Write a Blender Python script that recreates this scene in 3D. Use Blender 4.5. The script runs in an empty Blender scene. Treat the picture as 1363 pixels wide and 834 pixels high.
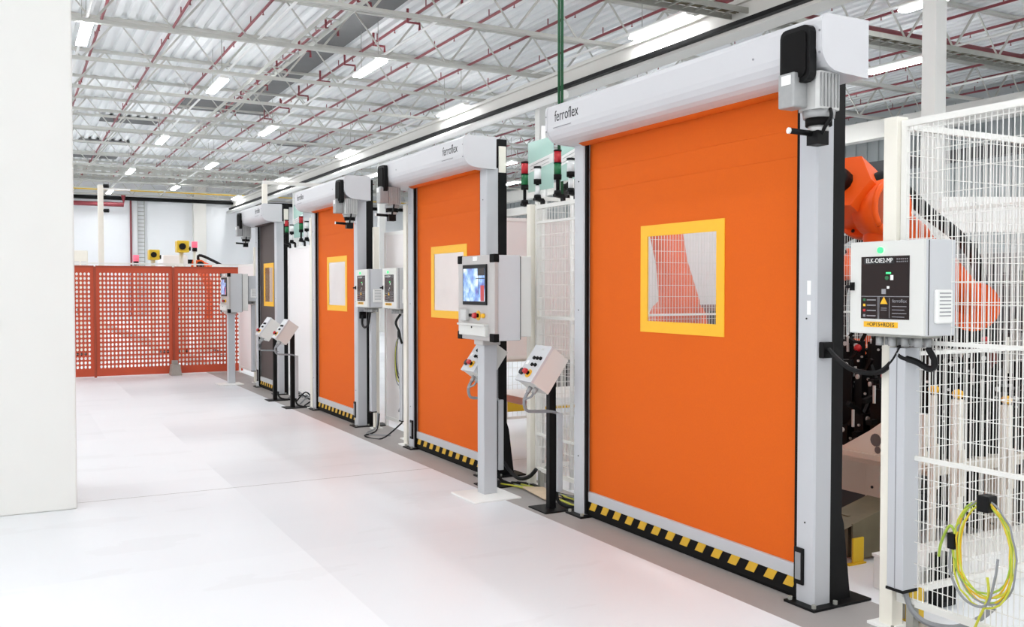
import bpy, bmesh, math, random
from mathutils import Vector, Matrix
random.seed(7)
PI = math.pi
scene = bpy.context.scene
col = scene.collection

# ---------------------------------------------------------------- camera, world, exposure
FPX = 1243.0; YAW = math.radians(28.2); PITCH = math.radians(1.52); EYE = 1.6
cam_d = bpy.data.cameras.new('camera'); cam = bpy.data.objects.new('camera', cam_d); col.objects.link(cam)
cam_d.sensor_fit = 'HORIZONTAL'; cam_d.sensor_width = 36.0; cam_d.lens = FPX * 36.0 / 1363.0
cam_d.clip_end = 300
cam.location = (0, 0, EYE); cam.rotation_euler = (PI / 2 - PITCH, 0, -YAW)
scene.camera = cam
world = bpy.data.worlds.new('hall_fill_light'); scene.world = world; world.use_nodes = True  # even white fill light, added through the hall's open unseen sides
wb = world.node_tree.nodes['Background']; wb.inputs[0].default_value = (0.975, 0.99, 1.0, 1); wb.inputs[1].default_value = 1.1
LAMP = 42.0
vs = scene.view_settings
scene.display_settings.display_device = 'sRGB'
vs.view_transform = 'Standard'; vs.look = 'None'; vs.gamma = 1.0; vs.use_curve_mapping = False; vs.exposure = 0.40
scene.cycles.use_denoising = True
scene.cycles.max_bounces = 8; scene.cycles.diffuse_bounces = 5; scene.cycles.transparent_max_bounces = 24
scene.cycles.sample_clamp_indirect = 6.0
scene.cycles.caustics_reflective = False; scene.cycles.caustics_refractive = False

def ray(px, py):
    f = Vector((math.sin(YAW) * math.cos(PITCH), math.cos(YAW) * math.cos(PITCH), -math.sin(PITCH)))
    r = Vector((math.cos(YAW), -math.sin(YAW), 0)); u = r.cross(f)
    return f + r * (px - 681.5) / FPX - u * (py - 417) / FPX
def atX(px, py, X):
    d = ray(px, py); return Vector((0, 0, EYE)) + d * (X / d.x)
def atY(px, py, Y):
    d = ray(px, py); return Vector((0, 0, EYE)) + d * (Y / d.y)
def atD(px, py, D):
    return Vector((0, 0, EYE)) + ray(px, py) * D

# ---------------------------------------------------------------- materials
def lin(c):
    if isinstance(c, str):
        c = [int(c[i:i + 2], 16) / 255 for i in (0, 2, 4)]
    return tuple(x / 12.92 if x <= 0.04045 else ((x + 0.055) / 1.055) ** 2.4 for x in c)
def mat(name, colour, rough=0.5, metal=0.0, var=0.06, scale=8.0, bump=0.0, emit=0.0, spec=0.5, stretch=(1, 1, 1), emit_col=None):
    m = bpy.data.materials.new(name); m.use_nodes = True
    nt = m.node_tree; b = nt.nodes['Principled BSDF']
    c = lin(colour)
    tc = nt.nodes.new('ShaderNodeTexCoord'); mp = nt.nodes.new('ShaderNodeMapping'); mp.inputs['Scale'].default_value = stretch
    nz = nt.nodes.new('ShaderNodeTexNoise'); nz.inputs['Scale'].default_value = scale; nz.inputs['Detail'].default_value = 4
    mx = nt.nodes.new('ShaderNodeMix'); mx.data_type = 'RGBA'
    nt.links.new(tc.outputs['Object'], mp.inputs['Vector']); nt.links.new(mp.outputs['Vector'], nz.inputs['Vector'])
    nt.links.new(nz.outputs['Fac'], mx.inputs['Factor'])
    mx.inputs[6].default_value = tuple(x * (1 - var) for x in c) + (1,)
    mx.inputs[7].default_value = tuple(min(1, x * (1 + var)) for x in c) + (1,)
    nt.links.new(mx.outputs[2], b.inputs['Base Color'])
    b.inputs['Roughness'].default_value = rough; b.inputs['Metallic'].default_value = metal
    b.inputs['Specular IOR Level'].default_value = spec
    if bump:
        bp = nt.nodes.new('ShaderNodeBump'); bp.inputs['Strength'].default_value = bump; bp.inputs['Distance'].default_value = 0.01
        nt.links.new(nz.outputs['Fac'], bp.inputs['Height']); nt.links.new(bp.outputs['Normal'], b.inputs['Normal'])
    if emit:
        b.inputs['Emission Color'].default_value = (lin(emit_col) if emit_col else c) + (1,)
        b.inputs['Emission Strength'].default_value = emit
    return m
def clear_mat(name, colour, fac, rough=0.25, var=0.1, scale=6, tint='ffffff'):
    m = mat(name, colour, rough, var=var, scale=scale, bump=0.1)
    nt = m.node_tree; b = nt.nodes['Principled BSDF']; out = nt.nodes['Material Output']
    tr = nt.nodes.new('ShaderNodeBsdfTransparent'); tr.inputs[0].default_value = lin(tint) + (1,)
    ms = nt.nodes.new('ShaderNodeMixShader'); ms.inputs[0].default_value = fac
    nt.links.new(tr.outputs[0], ms.inputs[1]); nt.links.new(b.outputs[0], ms.inputs[2]); nt.links.new(ms.outputs[0], out.inputs[0])
    return m
M = {}
M['white'] = mat('white_paint', 'f2f2ef', 0.45, var=0.03)
M['fence_white'] = mat('fence_white', 'e6e5e0', 0.5, var=0.03)
M['cream'] = mat('cream_paint', 'ece8dc', 0.5, var=0.04)
M['column'] = mat('column_paint', 'e2e2de', 0.6, var=0.025, scale=2)
M['wall'] = mat('wall_panel_paint', 'eceef0', 0.6, var=0.03, scale=0.6)
M['cladding'] = mat('cladding_grey', 'b6bbbb', 0.5, var=0.04, scale=1)
M['sheet'] = mat('white_sheet', 'f4f0ef', 0.5, var=0.02, scale=1)
M['deck'] = mat('roof_deck_paint', 'eceeee', 0.5, var=0.05, scale=0.7)
M['joist'] = mat('joist_paint', 'c9c9c2', 0.5, var=0.08, scale=2)
M['beam'] = mat('beam_paint', 'dedcd6', 0.6, var=0.04, scale=1)
M['vent'] = mat('vent_grey', '6a6a6a', 0.7, var=0.15, scale=2)
M['red_pipe'] = mat('red_pipe_paint', '85343c', 0.45, var=0.12, scale=3)
M['galv'] = mat('galvanised_steel', 'a4a49c', 0.5, 0.3, var=0.12, scale=10)
M['alu'] = mat('grey_aluminium', 'bfc1c5', 0.38, 0.0, var=0.05, scale=3, stretch=(1, 1, 0.3))
M['cover'] = mat('cover_paint', 'cbcbce', 0.35, var=0.025, scale=2)
M['black'] = mat('black_paint', '0c0c0d', 0.5, var=0.2, scale=5, spec=0.2)
M['rubber'] = mat('black_rubber', '0e0d0d', 0.8, var=0.2, scale=12, spec=0.2)
M['orange'] = mat('orange_curtain', 'd9621c', 0.7, var=0.05, scale=90, bump=0.05, spec=0.12)
M['dark_curtain'] = mat('brown_black_curtain', '463b38', 0.6, var=0.08, scale=90)
M['yellow'] = mat('yellow_frame', 'f2b71c', 0.5, var=0.04, scale=30)
M['stripe'] = mat('hazard_yellow', 'd8ac2a', 0.5, var=0.12, scale=20)
M['alu_dark'] = mat('motor_casting', 'a5a6a6', 0.45, 0.35, var=0.15, scale=25, bump=0.1)
M['alu_light'] = mat('motor_case', 'c9c9c7', 0.4, 0.2, var=0.1, scale=20)
M['panel_grey'] = mat('enclosure_grey', 'd9d9d5', 0.45, var=0.03, scale=4)
M['panel_side'] = mat('enclosure_steel', 'cbcdd0', 0.42, var=0.03, scale=4)
M['hmi_bezel'] = mat('bezel_grey', 'bdb9b7', 0.4, 0.2, var=0.05, scale=6)
M['dark_glass'] = mat('dark_display', '1d0d0c', 0.25, var=0.25, scale=14, spec=0.25)
M['print_white'] = mat('white_print', 'f0f0ee', 0.6, var=0.02)
M['print_black'] = mat('black_print', '1c1c1e', 0.6, var=0.05)
M['print_grey'] = mat('grey_print', '8e8e92', 0.6, var=0.05)
M['red_button'] = mat('red_button', 'c01f24', 0.3, var=0.1, scale=20)
M['red_lens'] = mat('red_lens', 'b5202a', 0.15, var=0.15, scale=30)
M['green_lens'] = mat('green_lens', '14683a', 0.15, var=0.15, scale=30)
M['clear_lens'] = mat('clear_lens', 'e8eaea', 0.1, var=0.06, scale=30)
M['lamp_green'] = mat('green_lamp', '38e070', 0.3, emit=1.5, emit_col='28f060')
M['led_green'] = mat('green_digits', '35e070', 0.3, emit=1.5)
M['lamp'] = mat('lamp_diffuser', 'ffffff', 0.4, emit=LAMP, emit_col='fcfdff')
M['robot'] = mat('robot_orange', 'ee5c12', 0.45, var=0.06, scale=5, spec=0.3)
M['robot_shade'] = mat('robot_orange_shaded', 'a8441a', 0.6, var=0.1, scale=6)
M['cable'] = mat('black_cable', '0f0f10', 0.55, var=0.15, scale=15, spec=0.25)
M['cable_grey'] = mat('grey_cable', '8d8f92', 0.5, var=0.1, scale=15)
M['green_pipe'] = mat('green_paint', '14532f', 0.4, var=0.1, scale=6)
M['fence_red'] = mat('orange_fence', 'bd4a2a', 0.6, var=0.12, scale=3)
M['fence_post_red'] = mat('orange_fence_post', '9c4026', 0.6, var=0.15, scale=5)
M['concrete'] = mat('concrete_foot', '9a938c', 0.85, var=0.15, scale=14, bump=0.2)
M['yellow_paint'] = mat('yellow_paint', 'dcb51e', 0.45, var=0.08, scale=9)
M['olive_steel'] = mat('olive_steel', '6e6650', 0.5, 0.2, var=0.25, scale=9)
M['table'] = mat('table_paint', 'd8d0c2', 0.5, var=0.06, scale=5)
M['cardboard'] = mat('cardboard', 'd6c0a4', 0.8, var=0.1, scale=12)
M['pvc_clear'] = clear_mat('clear_window_pvc', 'f4f6f6', 0.10, 0.12)
M['pvc_hazy'] = clear_mat('hazy_window_pvc', 'efe6e2', 0.62, 0.25, var=0.06, scale=4)
M['pvc_brown'] = clear_mat('dark_window_pvc', 'b88a60', 0.55, 0.25, var=0.3, scale=7)
M['acrylic'] = clear_mat('mint_acrylic', 'd2f0e8', 0.72, 0.15, var=0.04, tint='d8f6ee')
M['dark_red'] = mat('dark_red_paint', '7a4038', .5, var=.15); M['dark_grey'] = mat('dark_grey_paint', '4a4a4c', .5, var=.15); M['mid_grey'] = mat('mid_grey_paint', '9a9a9a', .5, var=.12)
M['pink'] = mat('pink_beacon', 'f06a84', 0.3, var=0.1, emit=0.3)

def floor_material(name, base, patch=True):
    m = mat(name, base, 0.42, var=0.035, scale=0.9, spec=0.35)
    nt = m.node_tree; b = nt.nodes['Principled BSDF']
    tc = [n for n in nt.nodes if n.type == 'TEX_COORD'][0]
    cur = b.inputs['Base Color'].links[0].from_socket
    def mul(sock, fac_sock, colour):
        mx = nt.nodes.new('ShaderNodeMix'); mx.data_type = 'RGBA'; mx.blend_type = 'MULTIPLY'
        nt.links.new(fac_sock, mx.inputs['Factor']); nt.links.new(sock, mx.inputs[6]); mx.inputs[7].default_value = colour
        return mx.outputs[2]
    def math_n(op, a, bb=None, c=None):
        n = nt.nodes.new('ShaderNodeMath'); n.operation = op
        for i, v in enumerate((a, bb, c)):
            if v is None: continue
            if isinstance(v, (int, float)): n.inputs[i].default_value = v
            else: nt.links.new(v, n.inputs[i])
        return n.outputs[0]
    sx = nt.nodes.new('ShaderNodeSeparateXYZ'); nt.links.new(tc.outputs['Object'], sx.inputs[0])
    # coating batches: sheets of slightly greyer coat laid right of a straight seam
    br = nt.nodes.new('ShaderNodeTexBrick'); br.offset = 0.35; br.inputs['Scale'].default_value = 1.0
    br.inputs['Brick Width'].default_value = 1.9; br.inputs['Row Height'].default_value = 2.6; br.inputs['Mortar Size'].default_value = 0.0
    br.inputs['Color1'].default_value = (0, 0, 0, 1); br.inputs['Color2'].default_value = (1, 1, 1, 1)
    mp = nt.nodes.new('ShaderNodeMapping'); mp.inputs['Location'].default_value = (0.36, -0.4, 0)
    nt.links.new(tc.outputs['Object'], mp.inputs['Vector']); nt.links.new(mp.outputs['Vector'], br.inputs['Vector'])
    cur = mul(cur, math_n('MULTIPLY', br.outputs['Color'], 0.5), (0.93, 0.93, 0.935, 1))
    n3 = nt.nodes.new('ShaderNodeTexNoise'); n3.inputs['Scale'].default_value = 0.34; n3.inputs['Detail'].default_value = 1
    mp3 = nt.nodes.new('ShaderNodeMapping'); mp3.inputs['Scale'].default_value = (0.25, 1.0, 1); mp3.inputs['Location'].default_value = (0, 3.1, 0)
    nt.links.new(tc.outputs['Object'], mp3.inputs['Vector']); nt.links.new(mp3.outputs['Vector'], n3.inputs['Vector'])
    r3 = nt.nodes.new('ShaderNodeMapRange'); r3.inputs[1].default_value = 0.45; r3.inputs[2].default_value = 0.6
    nt.links.new(n3.outputs['Fac'], r3.inputs[0])
    cur = mul(cur, math_n('MULTIPLY', r3.outputs[0], math_n('GREATER_THAN', sx.outputs['X'], 1.56)), (0.88, 0.88, 0.885, 1))
    # dusty smears
    n2 = nt.nodes.new('ShaderNodeTexNoise'); n2.inputs['Scale'].default_value = 1.4; n2.inputs['Detail'].default_value = 6
    mp2 = nt.nodes.new('ShaderNodeMapping'); mp2.inputs['Scale'].default_value = (0.6, 1.6, 1)
    nt.links.new(tc.outputs['Object'], mp2.inputs['Vector']); nt.links.new(mp2.outputs['Vector'], n2.inputs['Vector'])
    cur = mul(cur, math_n('MULTIPLY', math_n('GREATER_THAN', n2.outputs['Fac'], 0.6), 0.25), (0.9, 0.89, 0.88, 1))
    # saw-cut joints
    for yj in (7.65, 19.5, -4.2):
        d = math_n('ABSOLUTE', math_n('SUBTRACT', sx.outputs['Y'], yj))
        cur = mul(cur, math_n('LESS_THAN', d, 0.006), (0.45, 0.44, 0.42, 1))
    nt.links.new(cur, b.inputs['Base Color'])
    rr = nt.nodes.new('ShaderNodeMapRange'); rr.inputs[3].default_value = 0.28; rr.inputs[4].default_value = 0.5
    nt.links.new(n2.outputs['Fac'], rr.inputs[0]); nt.links.new(rr.outputs[0], b.inputs['Roughness'])
    return m
M['floor'] = floor_material('floor_coating', 'eef1f4')
M['floor_strip'] = mat('bare_concrete_strip', 'a29d9a', 0.55, var=0.12, scale=2.5)

# ---------------------------------------------------------------- mesh helpers
class MB:
    def __init__(s): s.v = []; s.f = []; s.smooth = []
    def add(s, vs_, fs, sm=False):
        o = len(s.v); s.v += [tuple(p) for p in vs_]
        for f in fs: s.f.append(tuple(i + o for i in f)); s.smooth.append(sm)
        return s
    def box(s, a, b):
        x0, y0, z0 = a; x1, y1, z1 = b
        return s.add([(x0, y0, z0), (x1, y0, z0), (x1, y1, z0), (x0, y1, z0), (x0, y0, z1), (x1, y0, z1), (x1, y1, z1), (x0, y1, z1)],
                     [(0, 3, 2, 1), (4, 5, 6, 7), (0, 1, 5, 4), (1, 2, 6, 5), (2, 3, 7, 6), (3, 0, 4, 7)])
    def cbox(s, c, h):
        return s.box([c[i] - h[i] for i in range(3)], [c[i] + h[i] for i in range(3)])
    def rbox(s, a, b, r=0.006):
        # box with chamfered vertical and horizontal edges
        bm = bmesh.new(); bmesh.ops.create_cube(bm, size=1)
        for v in bm.verts:
            v.co = Vector([(a[i] + b[i]) / 2 + v.co[i] * (b[i] - a[i]) for i in range(3)])
        bmesh.ops.bevel(bm, geom=bm.edges[:], offset=r, segments=2, affect='EDGES', profile=0.5)
        return s.from_bm(bm)
    def from_bm(s, bm, sm=False):
        bm.verts.index_update()
        s.add([v.co[:] for v in bm.verts], [[v.index for v in f.verts] for f in bm.faces], sm); bm.free(); return s
    def obox(s, p0, p1, w, h, up=(0, 0, 1)):
        p0 = Vector(p0); p1 = Vector(p1); d = (p1 - p0).normalized(); up = Vector(up)
        if abs(d.dot(up)) > 0.99: up = Vector((1, 0, 0))
        a = d.cross(up).normalized() * w / 2; b = a.cross(d).normalized() * h / 2
        vs_ = [p0 - a - b, p0 + a - b, p0 + a + b, p0 - a + b, p1 - a - b, p1 + a - b, p1 + a + b, p1 - a + b]
        return s.add(vs_, [(0, 3, 2, 1), (4, 5, 6, 7), (0, 1, 5, 4), (1, 2, 6, 5), (2, 3, 7, 6), (3, 0, 4, 7)])
    def cyl(s, p0, p1, r, n=12, r2=None):
        return s.tube([p0, p1], [r, r if r2 is None else r2], n)
    def tube(s, pts, r, n=8):
        pts = [Vector(p) for p in pts]; k = len(pts)
        rs = r if isinstance(r, (list, tuple)) else [r] * k
        d0 = (pts[1] - pts[0]).normalized(); ref = Vector((0, 0, 1)) if abs(d0.z) < 0.9 else Vector((1, 0, 0))
        a = d0.cross(ref).normalized(); vs_ = []
        for i, p in enumerate(pts):
            d = (pts[min(i + 1, k - 1)] - pts[max(i - 1, 0)]).normalized()
            a = (a - d * a.dot(d)).normalized(); b = d.cross(a)
            for j in range(n):
                t = 2 * PI * j / n; vs_.append(p + (a * math.cos(t) + b * math.sin(t)) * rs[i])
        fs = []
        for i in range(k - 1):
            for j in range(n):
                fs.append((i * n + j, i * n + (j + 1) % n, (i + 1) * n + (j + 1) % n, (i + 1) * n + j))
        s.add(vs_, fs, n > 6)
        o = len(s.v) - len(vs_)
        s.f.append(tuple(o + j for j in reversed(range(n)))); s.smooth.append(False)
        s.f.append(tuple(o + (k - 1) * n + j for j in range(n))); s.smooth.append(False)
        return s
    def prism(s, prof, y0, y1, axis='y'):
        # prof: list of (x, z) extruded along y (or (y, z) along x, or (x, y) along z)
        n = len(prof)
        def P(p, t): return {'y': (p[0], t, p[1]), 'x': (t, p[0], p[1]), 'z': (p[0], p[1], t)}[axis]
        return s.add([P(p, y0) for p in prof] + [P(p, y1) for p in prof],
                     [tuple(range(n)), tuple(range(2 * n - 1, n - 1, -1))] + [(i, i + n, (i + 1) % n + n, (i + 1) % n) for i in range(n)])
    def sphere(s, c, r, n=10, sc=(1, 1, 1)):
        bm = bmesh.new(); bmesh.ops.create_uvsphere(bm, u_segments=n, v_segments=max(4, n * 2 // 3), radius=r)
        for v in bm.verts: v.co = Vector((v.co.x * sc[0], v.co.y * sc[1], v.co.z * sc[2])) + Vector(c)
        return s.from_bm(bm, True)
    def ring(s, c, axis, R, r, n=24, m=8):
        c = Vector(c); ax = Vector(axis).normalized(); a = ax.orthogonal().normalized(); b = ax.cross(a)
        pts = [c + (a * math.cos(2 * PI * i / n) + b * math.sin(2 * PI * i / n)) * R for i in range(n + 1)]
        return s.tube(pts, r, m)
    def mesh(s, name):
        me = bpy.data.meshes.new(name); me.from_pydata(s.v, [], s.f)
        bm = bmesh.new(); bm.from_mesh(me); bmesh.ops.recalc_face_normals(bm, faces=bm.faces[:]); bm.to_mesh(me); bm.free()
        me.polygons.foreach_set('use_smooth', s.smooth) if len(me.polygons) == len(s.smooth) else None
        return me
    def build(s, name, material, parent=None, loc=(0, 0, 0), rot=(0, 0, 0)):
        me = s.mesh(name); me.materials.append(M[material] if isinstance(material, str) else material)
        return link(name, me, parent, loc, rot)
def link(name, me, parent=None, loc=(0, 0, 0), rot=(0, 0, 0)):
    o = bpy.data.objects.new(name, me); col.objects.link(o); o.location = loc; o.rotation_euler = rot
    if parent is not None: o.parent = parent
    return o
def tag(o, label=None, cat=None, group=None, kind=None):
    if label: o['label'] = label
    if cat: o['category'] = cat
    if group: o['group'] = group
    if kind: o['kind'] = kind
    return o
def thing(name, label, cat, loc=(0, 0, 0), rotz=0, group=None):
    o = bpy.data.objects.new(name, None); o.empty_display_size = 0.2
    col.objects.link(o); o.location = loc; o.rotation_euler = (0, 0, rotz)
    return tag(o, label, cat, group)
def copy_tree(o, parent=None):
    c = o.copy(); col.objects.link(c); c.parent = parent
    for ch in o.children: copy_tree(ch, c)
    return c
def struct(o): o['kind'] = 'structure'; return o
FACE_X = (PI / 2, 0, -PI / 2)     # lettering that reads for someone looking towards +X
def text(name, s, size, material, parent, loc, rot=FACE_X, align='CENTER', stretch=1.0, extrude=0.0006):
    cu = bpy.data.curves.new(name, 'FONT'); cu.body = s; cu.size = size; cu.align_x = align; cu.align_y = 'CENTER'; cu.extrude = extrude
    tmp = bpy.data.objects.new(name + '_tmp', cu); col.objects.link(tmp)
    dg = bpy.context.evaluated_depsgraph_get(); dg.update()
    me = bpy.data.meshes.new_from_object(tmp.evaluated_get(dg))
    bpy.data.objects.remove(tmp); bpy.data.curves.remove(cu)
    for v in me.vertices: v.co.x *= stretch
    me.materials.clear(); me.materials.append(M[material])
    return link(name, me, parent, loc, rot)
def catenary(p0, p1, sag, n=12):
    p0 = Vector(p0); p1 = Vector(p1)
    return [p0.lerp(p1, i / n) - Vector((0, 0, sag * 4 * (i / n) * (1 - i / n))) for i in range(n + 1)]
def smooth_path(pts, n=6):
    pts = [Vector(p) for p in pts]; out = []
    for i in range(len(pts) - 1):
        a = pts[max(i - 1, 0)]; b = pts[i]; c = pts[i + 1]; d = pts[min(i + 2, len(pts) - 1)]
        for k in range(n):
            t = k / n
            out.append(0.5 * ((2 * b) + (c - a) * t + (2 * a - 5 * b + 4 * c - d) * t * t + (3 * b - a - 3 * c + d) * t ** 3))
    return out + [pts[-1]]

# ---------------------------------------------------------------- the hall
X0, X1, Y0, Y1 = -14.0, 27.0, -12.0, 58.0
ROOF = 7.95
struct(MB().box((X0, Y0, -0.2), (3.28, Y1, 0)).build('floor', 'floor'))
struct(MB().box((3.28, Y0, -0.2), (3.86, Y1, 0)).build('floor_strip', 'floor_strip'))
struct(MB().box((3.86, Y0, -0.2), (X1, Y1, 0)).build('floor_cell_side', 'floor'))

ceiling = MB()
p = 0.3; xs = X0
prof = []
while xs < X1:
    prof += [(xs, ROOF), (xs + 0.14, ROOF), (xs + 0.17, ROOF + 0.09), (xs + 0.27, ROOF + 0.09)]
    xs += p
prof.append((xs, ROOF))
n = len(prof)
ceiling.add([(x, Y0, z) for x, z in prof] + [(x, Y1, z) for x, z in prof], [(i, i + 1, i + 1 + n, i + n) for i in range(n - 1)])
ceiling = struct(ceiling.build('ceiling', 'deck'))

# roof joists: chords of paired angles with a zig-zag web
jm = MB(); ZB, ZT = 6.93, 7.9
for z in (ZB, ZT):
    jm.box((X0, -0.06, z - 0.035), (X1, -0.015, z + 0.035)); jm.box((X0, 0.015, z - 0.035), (X1, 0.06, z + 0.035))
x = X0; k = 0
while x < X1 - 0.8:
    za, zb = (ZB, ZT) if k % 2 == 0 else (ZT, ZB)
    jm.obox((x, 0, za), (x + 0.775, 0, zb), 0.03, 0.03 if k % 2 else 0.045); x += 0.775; k += 1
jme = jm.mesh('roof_joist'); jme.materials.append(M['joist'])
y = 20.5 - 3.35 * 9
while y < Y1 - 0.3:
    link('roof_joist', jme, ceiling, (0, y, 0)); y += 3.35
# dark smoke-vent strips in the deck
for (a, b, c, d) in ((6.95, 7.75, 10.5, 32.5), (5.2, 8.2, 32.6, 34.6), (3.0, 5.0, 37.4, 38.6), (2.6, 4.6, 43.5, 44.6), (2.0, 4.6, 48.6, 49.6), (10.4, 11.8, 40.0, 41.4)):
    MB().box((a, c, ROOF - 0.03), (b, d, ROOF - 0.004)).build('smoke_vent', 'vent', ceiling)

struct(MB().box((X0, Y1, 0), (X1 + 0.3, Y1 + 0.3, 8.3)).build('wall_back', 'wall'))
wr = MB().box((X1, Y0, 0), (X1 + 0.3, Y1, 8.3)); struct(wr.build('wall_right', 'cladding'))
wpp = MB(); 
for i in range(110): wpp.box((X1 - 0.05, 0.5 * i + 0.0, 0.1), (X1, 0.5 * i + 0.25, 7.6))
struct(wpp.build('wall_right_cladding', 'cladding'))
for i, xx in enumerate((0.8, 9.9, 19.0)):
    struct(MB().box((xx - 0.35, Y1 - 0.5, 0), (xx + 0.35, Y1, 7.9)).build('wall_pilaster', 'beam'))

# near column on the left
struct(MB().rbox((-0.62, 7.44, 0), (0.405, 8.46, ROOF), 0.012).build('wall_left_pier', 'column'))
# concrete beam line and columns at X = 12
struct(MB().box((11.8, Y0, 6.32), (12.25, Y1, 6.895)).build('roof_beam', 'beam'))
struct(MB().box((11.72, Y0, 6.78), (11.8, Y1, 6.86)).build('roof_beam_ledge', 'beam'))
for yy in (-2.45, 9.25, 20.8, 32.5, 44.2):
    c = MB().rbox((11.88, yy - 0.12, 0), (12.12, yy + 0.12, 6.32), 0.01)
    o = struct(c.build('hall_column', 'column'))
    MB().box((11.8, yy - 0.21, 6.18), (12.24, yy + 0.21, 6.32)).build('column_capital', 'column', o)
struct(MB().box((24.0, Y0, 6.32), (24.4, Y1, 6.895)).build('roof_beam', 'beam'))

# light fixtures with conduits
fx = None
rows = [(-9.0, 1.4), (-5.4, 5.2), (-2.0, 1.2), (1.4, 1.3), (4.8, 5.1), (7.65, 1.4), (11.62, 5.3), (15.0, 1.3), (18.6, 5.2), (22.2, 1.4)]
def fixture():
    t = thing('ceiling_light', 'long white linear ceiling light hanging under the roof joists', 'ceiling light', group='linear ceiling lights in rows under the roof')
    MB().box((-0.09, -0.95, 0.03), (0.09, 0.95, 0.11)).build('housing', 'white', t)
    MB().box((-0.105, -0.93, 0.0), (0.105, 0.93, 0.03)).build('diffuser', 'lamp', t)
    for yy in (-0.6, 0.6): MB().cyl((0, yy, 0.1), (0, yy, 1.1), 0.008, 5).build('hanger', 'galv', t)
    return t
for rx, off in rows:
    for j in range(-1, 6):
        yy = off + 10.05 * j
        if yy < Y0 + 1 or yy > Y1 - 1: continue
        if fx is None: fx = fixture(); t = fx
        else: t = copy_tree(fx)
        t.location = (rx, yy, 6.85)
    c = MB().cyl((rx, Y0 + 0.5, 7.0), (rx, Y1 - 0.5, 7.0), 0.03, 6).build('light_conduit', 'white')
    tag(c, 'straight white conduit carrying a row of linear ceiling lights', 'conduit', 'conduits carrying the rows of ceiling lights')

# red sprinkler branch pipes
sp = MB().cyl((0, Y0 + 0.3, 0), (0, Y1 - 0.2, 0), 0.033, 6)
for i in range(22):
    yy = Y0 + 2 + 3.1 * i
    sp.cyl((0, yy, 0), (0, yy, -0.09), 0.012, 5); sp.cyl((0, yy, -0.09), (0, yy, -0.10), 0.025, 6)
    sp.cyl((0, yy + 1.2, 0), (0, yy + 1.2, 0.18), 0.014, 5)
spm = sp.mesh('sprinkler_pipe'); spm.materials.append(M['red_pipe'])
for i in range(-8, 17):
    xx = 1.9 + 1.55 * i
    if abs(xx - 12) < 0.1 or -0.7 < xx < 0.45: continue
    o = link('sprinkler_pipe', spm, None, (xx, 0, 7.76))
    tag(o, 'thin red sprinkler pipe with drop heads running under the roof deck', 'pipe', 'red sprinkler pipes under the roof deck')
# hooked drops beside the vent strip
for i in range(9):
    for xx in (6.3, 7.75):
        yy = 14 + 2.2 * i + (0.9 if xx > 7 else 0)
        o = MB().tube([(xx, yy, 7.74), (xx, yy, 7.45), (xx + 0.28, yy, 7.45), (xx + 0.28, yy, 7.3)], 0.03, 6).build('sprinkler_drop', 'red_pipe')
        tag(o, 'short hooked red pipe drop beside the dark roof vent', 'pipe', 'hooked red drops beside the roof vent')
# red main crossing the hall
o = MB().cyl((X0, 14.6, 7.3), (X1, 14.6, 7.3), 0.11, 10).build('sprinkler_main', 'red_pipe')
tag(o, 'thick red sprinkler main crossing the hall beside the cable ladder', 'pipe')
# cable ladders across the hall and along the vent strip
def cable_ladder(label, p0, p1, w, rung, mname='galv'):
    p0 = Vector(p0); p1 = Vector(p1); d = (p1 - p0); L = d.length; d.normalize()
    t = thing('cable_ladder', label, 'cable ladder', p0)
    side = d.cross(Vector((0, 0, 1)))
    if side.length < 0.1: side = Vector((1, 0, 0))
    side.normalize(); s_ = side * w / 2
    up = Vector((0, 0, 1)) if abs(d.z) < 0.5 else Vector((0, -1, 0))
    for sg in (-1, 1): MB().obox(s_ * sg, s_ * sg + d * L, 0.025, 0.1, up).build('side_rail', mname, t)
    r = MB(); k = int(L / rung)
    for i in range(k): r.obox(-s_ + d * (i + 0.5) * rung, s_ + d * (i + 0.5) * rung, 0.03, 0.03, d)
    r.build('rung', mname, t)['kind'] = 'stuff'
    return t
cl = cable_ladder('grey cable ladder crossing the hall below the joists', (-6, 13.2, 6.62), (24, 13.2, 6.62), 0.45, 0.3)
cb = MB()
for i in range(4): cb.cyl((0, -0.12 + 0.08 * i, 0.05), (30, -0.12 + 0.08 * i, 0.05), 0.028, 5)
cb.build('cable_bundle', 'olive_steel', cl)
cable_ladder('narrow cable ladder running beside the dark roof vent strip', (6.0, 10, 7.25), (6.0, 40, 7.25), 0.4, 0.8, 'joist')
cable_ladder('grey vertical cable ladder fixed to the far white wall', (6.68, Y1 - 0.12, 0), (6.68, Y1 - 0.12, 6.7), 0.36, 0.22)
# duct along the beam, and a black bar painting the shade between them
o = MB().cyl((11.62, 19, 6.2), (11.62, Y1, 6.2), 0.1, 10).build('air_duct', 'white'); tag(o, 'white round duct running below the concrete roof beam', 'duct')
o = MB().box((11.66, Y0, 6.38), (11.79, Y1, 6.46)).build('tray_and_shade_bar', 'black'); tag(o, 'black bar painted in as the shade between the concrete roof beam and the duct', 'cable tray')
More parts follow.
